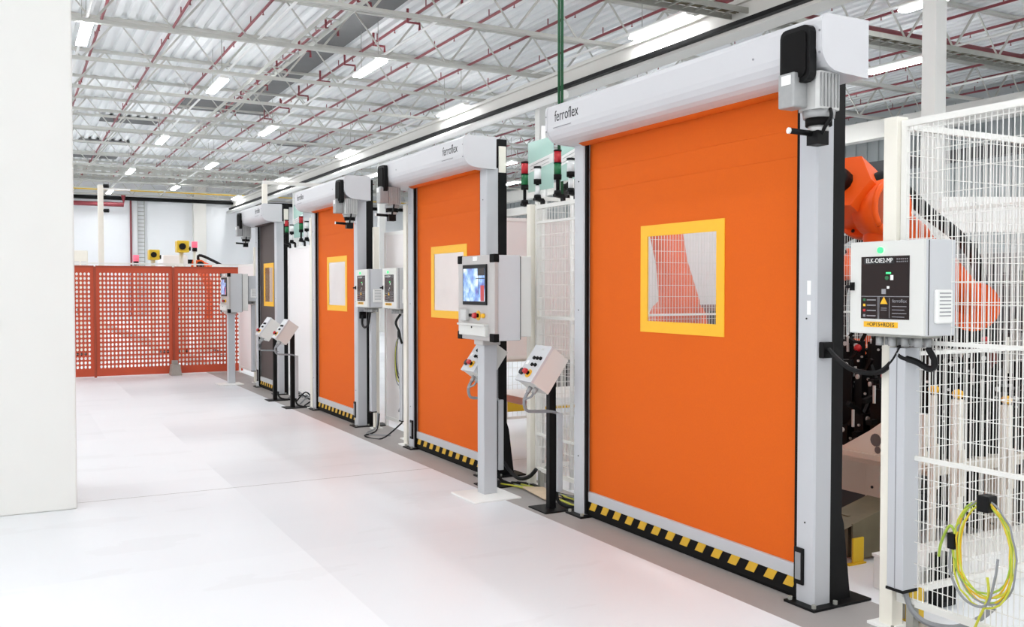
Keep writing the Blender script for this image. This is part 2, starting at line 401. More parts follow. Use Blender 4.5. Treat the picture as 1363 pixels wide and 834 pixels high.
# far wall services
o = MB().cyl((X0, Y1 - 0.55, 6.74), (X1, Y1 - 0.55, 6.74), 0.11, 8).build('wall_pipe', 'black'); tag(o, 'black pipe running along the top of the far white wall', 'pipe')
o = MB().cyl((X0, Y1 - 1.2, 7.15), (X1, Y1 - 1.2, 7.15), 0.06, 6).build('gas_pipe', 'yellow_paint'); tag(o, 'thin yellow pipe crossing above the far white wall', 'pipe')
o = thing('hydrant_pipe', 'thick red pipe with an elbow on the far white wall', 'pipe', (1.3, Y1 - 0.9, 6.35))
MB().tube([(0, 0, 0), (4.36, 0, 0), (4.36, 0, .53)], 0.13, 8).build('pipe_run', 'red_pipe', o)
for q in (.8, 3.4): MB().box((q - .05, .1, -.06), (q + .05, .9, .06)).build('wall_bracket', 'galv', o)
o = MB().cyl((6.13, Y1 - 0.1, 0), (6.13, Y1 - 0.1, 6.7), 0.06, 6).build('riser_pipe', 'red_pipe'); tag(o, 'thin vertical red pipe beside the wall cable ladder', 'pipe')
# castellated girder near the far wall
g = MB()
for z in (7.05, 7.75): g.box((X0, 50.9, z - 0.03), (X1, 51.1, z + 0.03))
for i in range(100):
    xx = X0 + 0.41 * i
    g.box((xx, 50.98, 7.05), (xx + 0.14, 51.02, 7.75))
for z in (7.16, 7.4, 7.64): g.box((X0, 50.985, z - 0.05), (X1, 51.015, z + 0.05))
struct(g.build('castellated_girder', 'joist'))

# ---------------------------------------------------------------- helpers for things built in hall coordinates
def wb_(mb, name, material, root, part=None):
    l = root.location
    mb.v = [(a - l[0], b - l[1], c - l[2]) for a, b, c in mb.v]
    return mb.build(name, material, part if part is not None else root)

# ---------------------------------------------------------------- high-speed roll doors
XF, XB, XK = 3.52, 3.63, 3.715            # post front, post back, black frame back
def roll_door(label, yn, yf, drive_near, curtain_mat, pane_mat, group, logo_size=0.105):
    PW = 0.125
    root = thing('roll_door', label, 'door', (3.57, (yn + yf) / 2, 0), 0, group)
    dn = 0.23 if drive_near else 0.02; df = 0.02 if drive_near else 0.20
    c0, c1 = yn - dn, yf + df
    for side, (a, b, inner) in enumerate(((yn, yn + PW, 1), (yf - PW, yf, -1))):
        post = MB().prism([(XF + 0.008, a), (XF, a + 0.008), (XF, b - 0.008), (XF + 0.008, b), (XB, b), (XB, a)], 0.012, 2.615, 'z')
        po = wb_(post, 'side_post', 'alu', root)
        wb_(MB().box((XB, a + 0.004, 0.012), (XK, b - 0.004, 2.86)), 'back_frame', 'black', root)
        gb = MB().prism([(XK, 0.012), (XK + 0.075, 0.012), (XK + 0.025, 0.40), (XK, 0.47)], a + 0.012, b - 0.012)
        wb_(gb, 'gusset', 'black', root)
        wb_(MB().box((XF - 0.05, a - 0.05, 0.0), (XK + 0.16, b + 0.03, 0.012)), 'base_plate', 'black', root)
        for (bx_, by_) in ((XF - 0.025, a - 0.025), (XF - 0.025, b + 0.01), (XB + 0.01, a - 0.028)):
            wb_(MB().cyl((bx_, by_, 0.01), (bx_, by_, 0.03), 0.012, 6), 'anchor_bolt', 'galv', root)
        # curtain guide on the inner flank
        e = b if inner > 0 else a
        ya, yb = sorted((e - inner * 0.002, e + inner * 0.022))
        wb_(MB().box((XF + 0.012, ya, 0.02), (XF + 0.032, yb, 2.6)).box((XF + 0.066, ya, 0.02), (XF + 0.09, yb, 2.6)), 'guide_rail', 'rubber', root)['kind'] = 'stuff'
        # photocell window low on the front
        if inner > 0 or not drive_near:
            pc = wb_(MB().box((XF - 0.012, min(e - inner * 0.06, e), 0.10), (XF + 0.004, max(e - inner * 0.06, e), 0.285)), 'photocell', 'black', root)
            wb_(MB().box((XF - 0.016, min(e - inner * 0.048, e - inner * 0.012), 0.125), (XF - 0.011, max(e - inner * 0.048, e - inner * 0.012), 0.262)), 'lens', 'cable_grey', root, pc)
        for z in (0.42, 1.45, 2.35):
            wb_(MB().cyl((XF - 0.003, (a + b) / 2, z), (XF + 0.002, (a + b) / 2, z), 0.005, 6), 'screw', 'print_black', root)
    # bearing plate of the idle end
    ye = yf - PW if drive_near else yn
    wb_(MB().box((XB + 0.006, ye + (PW if drive_near else -0.006), 2.58), (XK - 0.012, ye + (PW + 0.008 if drive_near else 0.002), 2.80)), 'bearing_plate', 'cream', root)
    # curtain with a window opening
    i0, i1 = yn + PW + 0.004, yf - PW - 0.004
    yc = (i0 + i1) / 2; ww = min(0.40, (i1 - i0) * 0.29); wz0, wz1 = 1.325, 2.0; xc = XF + 0.05; fr = 0.07
    cu = MB()
    for (a, b, z0, z1) in ((i0, yc - ww + fr * .5, .17, 2.64), (yc + ww - fr * .5, i1, .17, 2.64), (yc - ww + fr * .5, yc + ww - fr * .5, .17, wz0 + fr * .5), (yc - ww + fr * .5, yc + ww - fr * .5, wz1 - fr * .5, 2.64)):
        cu.box((xc, a, z0), (xc + 0.003, b, z1))
    cuo = wb_(cu, 'curtain', curtain_mat, root)
    for z in (2.28, 2.42):      # welded pocket seams
        wb_(MB().box((xc - 0.0025, i0, z), (xc + 0.0005, i1, z + 0.012)), 'seam', curtain_mat, root, cuo)
    wf = MB()
    for (a, b, z0, z1) in ((yc - ww, yc - ww + fr, wz0, wz1), (yc + ww - fr, yc + ww, wz0, wz1), (yc - ww + fr, yc + ww - fr, wz0, wz0 + fr), (yc - ww + fr, yc + ww - fr, wz1 - fr, wz1)):
        wf.box((xc - 0.004, a, z0), (xc - 0.0002, b, z1)); wf.box((xc + 0.0032, a, z0), (xc + 0.007, b, z1))
    wfo = wb_(wf, 'window_frame', 'yellow', root, cuo)
    # slightly buckled clear pane
    pn = MB(); N = 12; grid = []
    for i in range(N + 1):
        for j in range(N + 1):
            u, v = i / N, j / N
            grid.append((xc + 0.0015 + 0.006 * math.sin(7 * u + 3 * v) * math.sin(PI * u) * math.sin(PI * v), yc - ww + fr * .6 + u * (2 * ww - fr * 1.2), wz0 + fr * .6 + v * (wz1 - wz0 - fr * 1.2)))
    pn.add(grid, [(i * (N + 1) + j, (i + 1) * (N + 1) + j, (i + 1) * (N + 1) + j + 1, i * (N + 1) + j + 1) for i in range(N) for j in range(N)], True)
    wb_(pn, 'window_pane', pane_mat, root, cuo)
    # bottom beam and hazard-striped safety edge
    wb_(MB().rbox((xc - 0.02, i0, 0.108), (xc + 0.022, i1, 0.178), 0.004), 'bottom_beam', 'alu', root)
    eo = wb_(MB().prism([(xc - 0.018, 0.11), (xc + 0.02, 0.11), (xc + 0.02, 0.02), (xc + 0.006, 0.0), (xc - 0.006, 0.0), (xc - 0.018, 0.02)], i0, i1), 'safety_edge', 'rubber', root)
    ns = max(6, int(round((i1 - i0) / 0.145))); pt = (i1 - i0) / ns
    for k in range(ns):
        a = i0 + pt * (k + 0.25) + 0.01; w = pt * 0.48
        st = MB().add([(xc - 0.0205, a, .054), (xc - 0.0205, a + w, .054), (xc - 0.0205, a + w - .035, .109), (xc - 0.0205, a - .035, .109),
                       (xc - 0.0175, a, .054), (xc - 0.0175, a + w, .054), (xc - 0.0175, a + w - .035, .109), (xc - 0.0175, a - .035, .109)],
                      [(0, 1, 2, 3), (7, 6, 5, 4), (0, 4, 5, 1), (1, 5, 6, 2), (2, 6, 7, 3), (3, 7, 4, 0)])
        wb_(st, 'hazard_stripe', 'stripe', root, eo)
    # roller cover
    pf = [(3.60, 2.60), (3.60, 2.868), (3.335, 2.868), (3.318, 2.862), (3.305, 2.848), (3.30, 2.83), (3.30, 2.715), (3.306, 2.685), (3.322, 2.655), (3.346, 2.632), (3.378, 2.617), (3.42, 2.61)]
    cv = MB().prism(pf, c0 + 0.004, c1 - 0.004); cvo = wb_(cv, 'roller_cover', 'cover', root)
    wb_(MB().cyl((3.52, i0, 2.66), (3.52, i1, 2.66), 0.07, 14), 'roller', curtain_mat, root)
    pe = [((x - 3.45) * 1.02 + 3.45, (z - 2.735) * 1.02 + 2.735) for x, z in pf]
    for yy in (c0, c1):
        s_ = 1 if yy == c0 else -1
        ec = wb_(MB().prism(pe, yy - 0.004 * s_, yy + 0.018 * s_), 'end_cap', 'cover', root)
        for z in (2.69, 2.79):
            wb_(MB().cyl((3.293, yy + 0.01 * s_, z), (3.30, yy + 0.01 * s_, z), 0.005, 6), 'screw', 'print_grey', root, ec)
    wb_(MB().cyl((3.297, (c0 + 0.45) if drive_near else (c1 - 0.45), 2.75), (3.302, (c0 + 0.45) if drive_near else (c1 - 0.45), 2.75), 0.006, 6), 'screw', 'print_grey', root)
    # logo on the end away from the motor
    ly = (c1 - 0.27) if drive_near else (c0 + 0.27)
    l = root.location
    text('logo_lettering', 'ferroflex', logo_size, 'print_black', cvo, (3.2995 - l[0], ly - l[1], 2.775 - l[2]), stretch=0.82)
    wb_(MB().box((3.2985, ly - 0.06, 2.70), (3.3002, ly + 0.17, 2.705)), 'logo_strapline', 'print_grey', root, cvo)
    # drive: black flange, gearbox, motor, brake, crank
    sgn = 1 if drive_near else -1; e = c0 if drive_near else c1
    def Y(t): return e + sgn * t
    fl = MB(); pr = []
    ya, yb = sorted((Y(0.035), Y(0.225))); z0, z1 = 2.565, 2.825
    for (cx, cz, st) in ((yb - .035, z1 - .035, 0), (ya + .035, z1 - .035, 90), (ya + .035, z0 + .035, 180), (yb - .035, z0 + .035, 270)):
        for q in range(4):
            t = math.radians(st + 30 * q); pr.append((cx + .035 * math.cos(t), cz + .035 * math.sin(t)))
    fl.prism(pr, 3.262, 3.304, 'x'); flo = wb_(fl, 'gearbox_flange', 'black', root)
    pr2 = [((a - (ya + yb) / 2) * .78 + (ya + yb) / 2, (b - (z0 + z1) / 2) * .82 + (z0 + z1) / 2) for a, b in pr]
    wb_(MB().prism(pr2, 3.254, 3.263, 'x'), 'flange_rim', 'rubber', root, flo)
    ym0, ym1 = sorted((Y(0.03), Y(0.17)))
    mo = wb_(MB().prism([(3.33, ym0), (3.45, ym0), (3.465, ym0 + .02), (3.465, ym1 - .02), (3.45, ym1), (3.33, ym1), (3.315, ym1 - .02), (3.315, ym0 + .02)], 2.44, 2.615, 'z'), 'drive_motor', 'alu_light', root)
    for k in range(6):
        wb_(MB().box((3.325 + k * .022, ym0 - .008, 2.45), (3.332 + k * .022, ym0 + .002, 2.605)), 'cooling_fin', 'alu_dark', root, mo)
    yt0, yt1 = sorted((Y(0.10), Y(0.20)))
    tb = wb_(MB().rbox((3.225, yt0, 2.45), (3.318, yt1, 2.612), 0.008), 'terminal_box', 'alu_dark', root)
    wb_(MB().box((3.222, min(Y(.115), Y(.175)), 2.555), (3.2255, max(Y(.115), Y(.175)), 2.60)), 'rating_plate', 'print_white', root, tb)
    cx, cy = 3.39, (ym0 + ym1) / 2
    wb_(MB().cyl((cx, cy, 2.405), (cx, cy, 2.442), 0.072, 14, 0.078), 'motor_end_bell', 'alu_dark', root)
    wb_(MB().cyl((cx, cy, 2.37), (cx, cy, 2.407), 0.062, 14), 'brake_housing', 'rubber', root)
    wb_(MB().cyl((cx, cy, 2.345), (cx, cy, 2.372), 0.048, 16), 'brake_disc', 'alu_light', root)
    wb_(MB().box((cx - .042, cy - .035, 2.28), (cx + .03, cy + .035, 2.346)), 'encoder', 'black', root)
    cr = wb_(MB().cyl((cx - .04, cy + .01, 2.335), (cx - .155, cy + .03, 2.342), 0.014, 8), 'release_lever', 'black', root)
    wb_(MB().cyl((cx - .155, cy + .03, 2.342), (cx - .165, cy + .032, 2.3425), 0.015, 8), 'lever_tip', 'print_white', root, cr)
    wb_(MB().tube(smooth_path([(cx - .01, ym0 - .01, 2.44), (cx - .02, ym0 - .025, 2.40), (cx - .02, cy - .06, 2.36), (cx - .01, cy - .03, 2.33)]), 0.009, 6), 'motor_lead', 'cable', root)
    return root
GR = 'roll doors along the cell row'
d1 = roll_door('orange roll door whose clear yellow-framed window shows the white wire mesh behind it', 3.37, 5.635, True, 'orange', 'pvc_clear', None)
d2 = roll_door('orange roll door standing behind the tall screen cabinet, motor away from the cabinet', 7.02, 8.78, False, 'orange', 'pvc_hazy', None)
d3 = roll_door('orange roll door beside two grey controllers, with a cloudy creased window', 10.34, 12.18, True, 'orange', 'pvc_hazy', None)
d4 = roll_door('roll door with a dark brown curtain and yellow-framed window', 14.06, 15.42, False, 'dark_curtain', 'pvc_brown', None)
# black gland box on the first door's near post
def gland(root, y):
    wb_(MB().rbox((XF + 0.02, y - 0.03, 1.255), (XF + 0.095, y + 0.002, 1.335), 0.005), 'cable_gland_box', 'black', root)
gland(d1, 3.37); gland(d3, 10.34)
for z, c in ((1.62, 'print_white'), (1.52, 'lens')):
    wb_(MB().box((XF - 0.0015, 3.405, z - 0.05), (XF, 3.43, z + 0.02)), 'sticker', 'print_white', d1)

# ---------------------------------------------------------------- white machine fence
def fence_panel(label, p0, p1, z0=0.13, z1=2.38, pitch=0.03, hpitch=0.1, rails=(), group=None, wire=0.0032, frame=0.03, name='mesh_fence', matn='fence_white', feet=True):
    p0 = Vector((p0[0], p0[1], 0)); p1 = Vector((p1[0], p1[1], 0)); L = (p1 - p0).length
    t = thing(name, label, 'fence', p0, math.atan2(p1.y - p0.y, p1.x - p0.x), group)
    for z in (z0, z1 - frame): MB().box((frame, -.012, z), (L - frame, .012, z + frame)).build('rail', matn, t)
    for z in rails: MB().box((frame, -.012, z), (L - frame, .012, z + frame * .62)).build('middle_rail', matn, t)
    for x in (0, L - frame): MB().box((x, -.012, z0), (x + frame, .012, z1)).build('stile', matn, t)
    w = MB(); x = frame
    while x < L - frame * .5:
        w.box((x - wire / 2, -wire / 2, z0 + .004), (x + wire / 2, wire / 2, z1 - .004)); x += pitch
    z = z0 + hpitch
    while z < z1:
        w.box((.004, -wire * 1.4, z - wire / 2), (L - .004, -wire * .4, z + wire / 2)); z += hpitch
    w.build('wire_mesh', matn, t)['kind'] = 'stuff'
    if feet:
        for x in (0.08, L - 0.08):
            MB().box((x - .02, -.018, 0), (x + .02, .018, z0 + .01)).build('foot', 'galv', t)
    return t
def sheet_panel(label, p0, p1, z0=0.1, z1=2.35, group=None, m='sheet', feet=True):
    p0 = Vector((p0[0], p0[1], 0)); p1 = Vector((p1[0], p1[1], 0)); L = (p1 - p0).length
    t = thing('screen_wall', label, 'screen', p0, math.atan2(p1.y - p0.y, p1.x - p0.x), group)
    MB().box((0.03, -.006, z0), (L - .03, .006, z1)).build('sheet', m, t)
    for z in (z0, z1 - .04): MB().box((.04, -.016, z), (L - .04, .016, z + .04)).build('rail', 'white', t)
    for x in (0, L - .04): MB().box((x, -.016, 0 if feet else z0), (x + .04, .016, z1)).build('stile', 'white', t)
    return t
def fence_post(label, x, y, h=2.4, w=0.06, group=None, duct=None):
    t = thing('fence_post', label, 'post', (x, y, 0), 0, group)
    MB().rbox((-w / 2, -w / 2, 0.01), (w / 2, w / 2, h), 0.003).build('upright', 'cream', t)
    MB().box((-w, -w, 0), (w, w, .012)).build('foot_plate', 'white', t)
    for s_ in (-1, 1):
        MB().cyl((s_ * w * .78, s_ * w * .78, .01), (s_ * w * .78, s_ * w * .78, .026), .008, 6).build('anchor_bolt', 'galv', t)
    return t
def cable_duct(label, x, y, z0, z1, w=0.075, d=0.06, group=None):
    t = thing('cable_duct', label, 'cable duct', (x, y, z0), 0, group)
    MB().rbox((-d / 2, -w / 2, 0.012), (d / 2, w / 2, z1 - z0), .004).build('channel', 'alu', t)
    MB().box((-d / 2 - .003, -w / 2 - .003, 0), (d / 2 + .003, w / 2 + .003, .012)).build('end_rim', 'black', t)
    MB().box((-d / 2 - .0015, -.002, .012), (-d / 2 + .001, .002, z1 - z0)).build('lid_seam', 'print_grey', t)
    return t

# near corner
fence_post('tall cream fence post behind the controller with the green lamp', 3.67, 3.03, 2.4, 0.075)
fence_panel('white mesh fence panel with the yellow and green cable coil hung on it', (3.67, 2.99), (3.67, 1.55), rails=(1.345, 0.81), pitch=0.026)
fence_panel('white mesh fence panel running back from the post behind the near controller', (3.71, 3.03), (5.65, 3.03), rails=(1.28,), pitch=0.026)
fence_panel('white mesh fence panel ending at the far corner of the nearest cell', (5.7, 3.03), (7.7, 3.03), rails=(1.28,), pitch=0.035)

# ---------------------------------------------------------------- door controllers
def controller(label, xf, y0, z0=1.392, w=0.41, h=0.425, d=0.205, detail=True, group=None):
    t = thing('door_controller', label, 'control box', (xf, y0, z0), 0, group)   # y0 = near edge
    bo = MB().rbox((0.012, 0, 0), (d, w, h), .004).build('box_body', 'panel_side', t)
    do = MB().rbox((0, 0.002, .002), (0.026, w - .002, h - .002), .004).build('door_leaf', 'panel_grey', t)
    MB().box((0.026, -.0012, .004), (0.031, .003, h - .004)).build('door_seam', 'print_black', t)
    MB().cyl((-.012, w * .56, h * .9), (.004, w * .56, h * .9), .014, 12).build('indicator_lamp', 'lamp_green', t)
    MB().cyl((-.003, w * .56, h * .9), (.002, w * .56, h * .9), .019, 12).build('lamp_ring', 'print_white', t)
    la = MB().box((-.012, w * .925, h * .47), (.002, w * .975, h * .56)).build('latch', 'black', t)
    MB().obox((-.012, w * .95, h * .515), (-.03, w * .985, h * .51), .012, .014).build('latch_key', 'black', t, ).parent = la
    y1, y2 = w * .185, w * .83; za, zb = h * .165, h * .835
    sc = MB().box((-.002, y1, za), (.002, y2, zb)).build('display', 'dark_glass', t)
    def dbox(u0, u1, v0, v1, m, name, e=.0028):       # u from the far edge (left for the reader), v from the bottom
        Y0_ = y2 - u0 * (y2 - y1); Y1_ = y2 - u1 * (y2 - y1); Z0_ = za + v0 * (zb - za); Z1_ = za + v1 * (zb - za)
        o = MB().box((-e, Y1_, Z0_), (-.0019, Y0_, Z1_)).build(name, m, t); o.parent = sc; return o
    if detail:
        dbox(.06, .70, .88, .975, 'print_black', 'name_plate')
        text('name_lettering', 'ELK-OIE2-MP', .030, 'print_white', sc, (-.0032, y2 - .385 * (y2 - y1), za + .93 * (zb - za)), stretch=.88)
        for q in range(6):
            for r_ in range(2):
                dbox(.745 + q * .04, .765 + q * .04, .90 + r_ * .04, .92 + r_ * .04, 'print_grey', 'pattern_dot')
        dbox(.53, .63, .72, .745, 'led_green', 'green_digits')
        MB().cyl((-.004, y2 - .55 * (y2 - y1), za + .655 * (zb - za)), (-.001, y2 - .55 * (y2 - y1), za + .655 * (zb - za)), .010, 10).build('green_key', 'green_lens', t).parent = sc
        dbox(.62, .68, .62, .70, 'print_white', 'white_key'); dbox(.55, .60, .485, .525, 'print_white', 'white_key')
        dbox(.44, .53, .40, .48, 'print_grey', 'label_square')
        for (a, b, c, d_) in ((0, 1, .355, .365), (.36, .368, 0, .36), (.385, .393, 0, .36), (.60, .608, .02, .34)): dbox(a, b, c, d_, 'print_grey', 'divider')
        for q, mm in enumerate(('green_lens', 'yellow', 'red_button', 'print_grey')):
            dbox(.05, .10, .285 - q * .085, .325 - q * .085, mm, 'status_mark'); dbox(.13, .32, .295 - q * .085, .312 - q * .085, 'print_grey', 'status_line')
        tri = MB(); yy = y2 - .49 * (y2 - y1); zz = za + .24 * (zb - za)
        tri.add([(-.0032, yy + .02, zz), (-.0032, yy - .02, zz), (-.0032, yy, zz + .034), (-.002, yy + .02, zz), (-.002, yy - .02, zz), (-.002, yy, zz + .034)], [(0, 1, 2), (5, 4, 3), (0, 3, 4, 1), (1, 4, 5, 2), (2, 5, 3, 0)])
        tri.build('warning_triangle', 'yellow', t).parent = sc
        text('maker_lettering', 'ferroflex', .022, 'print_grey', sc, (-.0032, y2 - .81 * (y2 - y1), za + .29 * (zb - za)))
        for q in range(4): dbox(.66, .95 - .04 * (q % 2), .20 - q * .055, .21 - q * .055, 'print_grey', 'text_line')
        dbox(.43, .55, .17, .18, 'print_grey', 'text_line'); dbox(.43, .55, .14, .15, 'print_grey', 'text_line')
    tg = MB().box((-.0015, w * .33, h * .075), (.002, w * .79, h * .135)).build('tag_plate', 'yellow', t)
    if detail: text('tag_lettering', '=OP15+RO1S', .026, 'print_black', tg, (-.0022, w * .56, h * .103))
    # louvre on the near side
    lv = MB().rbox((d * .30, -.018, h * .13), (d * .82, .002, h * .48), .008).build('filter_louvre', 'white', t)
    for q in range(7):
        MB().box((d * .38, -.0195, h * .205 + q * .0165), (d * .74, -.0165, h * .205 + q * .0165 + .0045)).build('slot', 'print_grey', t).parent = lv
    # glands below
    gp = MB().box((0.05, .05, -.012), (d - .02, w - .06, 0)).build('gland_plate', 'galv', t)
    for q, yy in enumerate((.09, .16, .23, .30)):
        for r_, xx in enumerate((.08, .14)):
            MB().cyl((xx, yy, -.055), (xx, yy, -.010), .018, 8).build('cable_gland', 'alu_dark', t)
    return t
c1 = controller('grey controller with green lamp and yellow tag on the tall cream fence post', 3.49, 2.725)
c2 = controller('grey controller hung against the post of the third orange door', 3.48, 9.88, detail=True)
c3 = controller('grey controller on the white post between two orange doors', 3.50, 9.05, detail=True)
c4 = controller('grey controller beside the dark brown roll door', 3.47, 15.85, detail=False)
fence_post('white fence post carrying the controller beside the third orange door', 3.67, 10.13, 2.3, 0.06)
fence_post('white fence post carrying the controller next to the second orange door', 3.70, 9.26, 2.3, 0.06)
fence_post('white fence post carrying the controller beside the dark brown door', 3.66, 16.05, 2.3, 0.06)
cable_duct('grey cable duct standing below the near controller', 3.64, 2.945, 0.2, 1.33, 0.09, 0.10)
cable_duct('grey cable duct below the controller beside the third orange door', 3.60, 10.05, 0.2, 1.33)
cable_duct('grey cable duct below the controller next to the second orange door', 3.63, 9.2, 0.2, 1.33)
cable_duct('grey cable duct below the controller beside the dark brown door', 3.60, 15.98, 0.2, 1.33)
def cable(label, pts, r=0.012, m='cable', n=6, k=6, name='cable'):
    o = MB().tube(smooth_path(pts, k), r, n).build(name, m); return tag(o, label, 'cable')
cable('black cable sagging from the door gland box to the near controller', [(3.57, 3.335, 1.30), (3.58, 3.28, 1.25), (3.59, 3.19, 1.205), (3.60, 3.06, 1.205), (3.60, 2.98, 1.26), (3.60, 2.93, 1.335)], .013)
cable('black cable loop under the glands of the near controller', [(3.63, 2.96, 1.335), (3.6, 2.93, 1.29), (3.61, 2.86, 1.27), (3.63, 2.80, 1.24), (3.65, 2.79, 1.27), (3.64, 2.82, 1.335)], .015)
cable('black cable from the third door gland box to its controller', [(3.57, 10.30, 1.30), (3.55, 10.26, 1.20), (3.54, 10.15, 1.16), (3.54, 10.03, 1.2), (3.56, 10.02, 1.335)], .013)
cable('black cables looped under the controller next to the second door', [(3.58, 9.14, 1.335), (3.52, 9.12, 1.25), (3.51, 9.0, 1.16), (3.50, 8.95, 1.10), (3.51, 8.92, 1.04)], .013)

# ---------------------------------------------------------------- screen cabinets on posts
M['screen'] = mat('lit_screen', '8ea3d0', 0.2, emit=0.4, scale=3)
def paint_screen():
    m = M['screen']; nt = m.node_tree; b = nt.nodes['Principled BSDF']
    tc = [n for n in nt.nodes if n.type == 'TEX_COORD'][0]
    nz = nt.nodes.new('ShaderNodeTexNoise'); nz.inputs['Scale'].default_value = 9; nz.inputs['Detail'].default_value = 5
    cr = nt.nodes.new('ShaderNodeValToRGB'); e = cr.color_ramp.elements
    e[0].position = .32; e[0].color = lin('4f4f9c') + (1,); e[1].position = .66; e[1].color = lin('cfe0f4') + (1,)
    k = e.new(.48); k.color = lin('6f97cf') + (1,)
    nt.links.new(tc.outputs['Object'], nz.inputs['Vector']); nt.links.new(nz.outputs['Fac'], cr.inputs[0])
    nt.links.new(cr.outputs[0], b.inputs['Emission Color']); nt.links.new(cr.outputs[0], b.inputs['Base Color'])
paint_screen()
def estop(parent, at, nrm, r=.016):
    at = Vector(at); nrm = Vector(nrm).normalized()
    a = MB().cyl(at, at + nrm * .006, r * 1.7, 14).build('emergency_stop_collar', 'yellow', parent)
    MB().cyl(at + nrm * .004, at + nrm * .03, r * .75, 10).build('stop_stem', 'black', a)
    MB().cyl(at + nrm * .028, at + nrm * .05, r * 1.15, 14, r * .9).build('stop_button', 'red_button', a)
def screen_cabinet(label, cx, cy):
    # cx, cy: post centre.  Front faces -X
    t = thing('screen_cabinet', label, 'control cabinet', (cx, cy, 0))
    xf = -0.10; y0, y1 = -0.325, 0.31; z0, z1 = 1.205, 1.855; w = y1 - y0; h = z1 - z0
    pl = MB().rbox((-.24, -.27, 0), (.16, .15, .012), .003).build('base_plate', 'white', t)
    MB().rbox((-.055, -.06, .01), (.06, .055, 1.17), .006).build('post', 'alu', t)
    MB().rbox((-.075, -.08, 1.165), (.08, .075, 1.21), .006).build('post_head', 'hmi_bezel', t)
    MB().rbox((xf + .03, y0 + .008, z0 + .004), (.125, y1 - .008, z1 - .004), .006).build('cabinet_body', 'panel_side', t)
    MB().rbox((.127, y0 + .018, z0 + .03), (.225, y1 - .018, z1 - .01), .006).build('rear_housing', 'panel_grey', t)
    MB().box((.123, y0 + .012, z0 + .012), (.130, y1 - .012, z1 - .012)).build('housing_seam', 'print_black', t)
    fr = MB().rbox((xf, y0, z0), (xf + .035, y1, z1), .006).build('front_frame', 'hmi_bezel', t)
    MB().box((xf - .001, y0 + .075, z0 + .03), (xf + .001, y1 - .075, z1 - .03)).build('front_plate', 'hmi_bezel', t)
    for yy in (y0, y1):
        for zz in (z0, z1):
            MB().rbox((xf - .006, min(yy, yy + (.07 if yy < 0 else -.07)) - .004, min(zz, zz + (.055 if zz < 1.5 else -.055)) - .004), (xf + .04, max(yy, yy + (.07 if yy < 0 else -.07)) + .004, max(zz, zz + (.055 if zz < 1.5 else -.055)) + .004), .006).build('corner_cap', 'rubber', t)
    ya, yb = y0 + .115, y1 - .105; za, zb = z0 + .27, z1 - .07
    sb = MB().rbox((xf - .012, ya, za), (xf + .004, yb, zb), .004).build('monitor_bezel', 'black', t)
    so = MB().box((xf - .0135, ya + .022, za + .028), (xf - .011, yb - .018, zb - .03)).build('screen', 'screen', t); so.parent = sb
    MB().box((xf - .0148, ya + .03, za + .03), (xf - .013, ya + .09, za + .15)).build('red_field', 'red_button', t).parent = sb
    MB().box((xf - .0148, ya + .022, zb - .085), (xf - .013, ya + .14, zb - .03)).build('dark_field', 'dark_glass', t).parent = sb
    MB().box((xf - .0152, ya + .125, za + .08), (xf - .0145, ya + .13, zb - .08)).build('dark_line', 'print_black', t).parent = sb
    MB().box((xf - .0152, ya + .02, za + .20), (xf - .0145, ya + .17, za + .206)).build('dark_line', 'print_black', t).parent = sb
    MB().box((xf - .004, -.04, z1 - .04), (xf + .002, .035, z1 - .008)).build('name_tag', 'print_white', t)
    # row of controls
    zc = z0 + .19
    MB().rbox((xf - .03, y1 - .20, zc - .045), (xf + .002, y1 - .10, zc + .045), .006).build('key_switch', 'alu_light', t)
    for q in range(2): MB().cyl((xf - .025, y1 - .255 - q * .03, zc), (xf + .002, y1 - .255 - q * .03, zc), .013, 10).build('black_button', 'rubber', t)
    estop(t, (xf, y1 - .37, zc), (-1, 0, 0), .022)
    MB().cyl((xf - .02, y1 - .465, zc), (xf + .002, y1 - .465, zc), .018, 10).build('yellow_button', 'yellow', t)
    dr = MB().rbox((xf - .03, y0 + .10, z0 + .035), (xf + .003, y1 - .075, z0 + .115), .005).build('keyboard_drawer', 'panel_grey', t)
    MB().rbox((xf - .045, y0 + .095, z0 + .112), (xf + .002, y1 - .07, z0 + .128), .003).build('drawer_lip', 'panel_grey', t).parent = dr
    MB().cyl((xf - .034, 0, z0 + .10), (xf - .028, 0, z0 + .10), .008, 8).build('drawer_lock', 'print_black', t).parent = dr
    return t
screen_cabinet('grey screen cabinet on a post standing before the second orange door', 3.255, 6.485)
screen_cabinet('grey screen cabinet on a post standing beside the dark brown door', 3.25, 16.08)
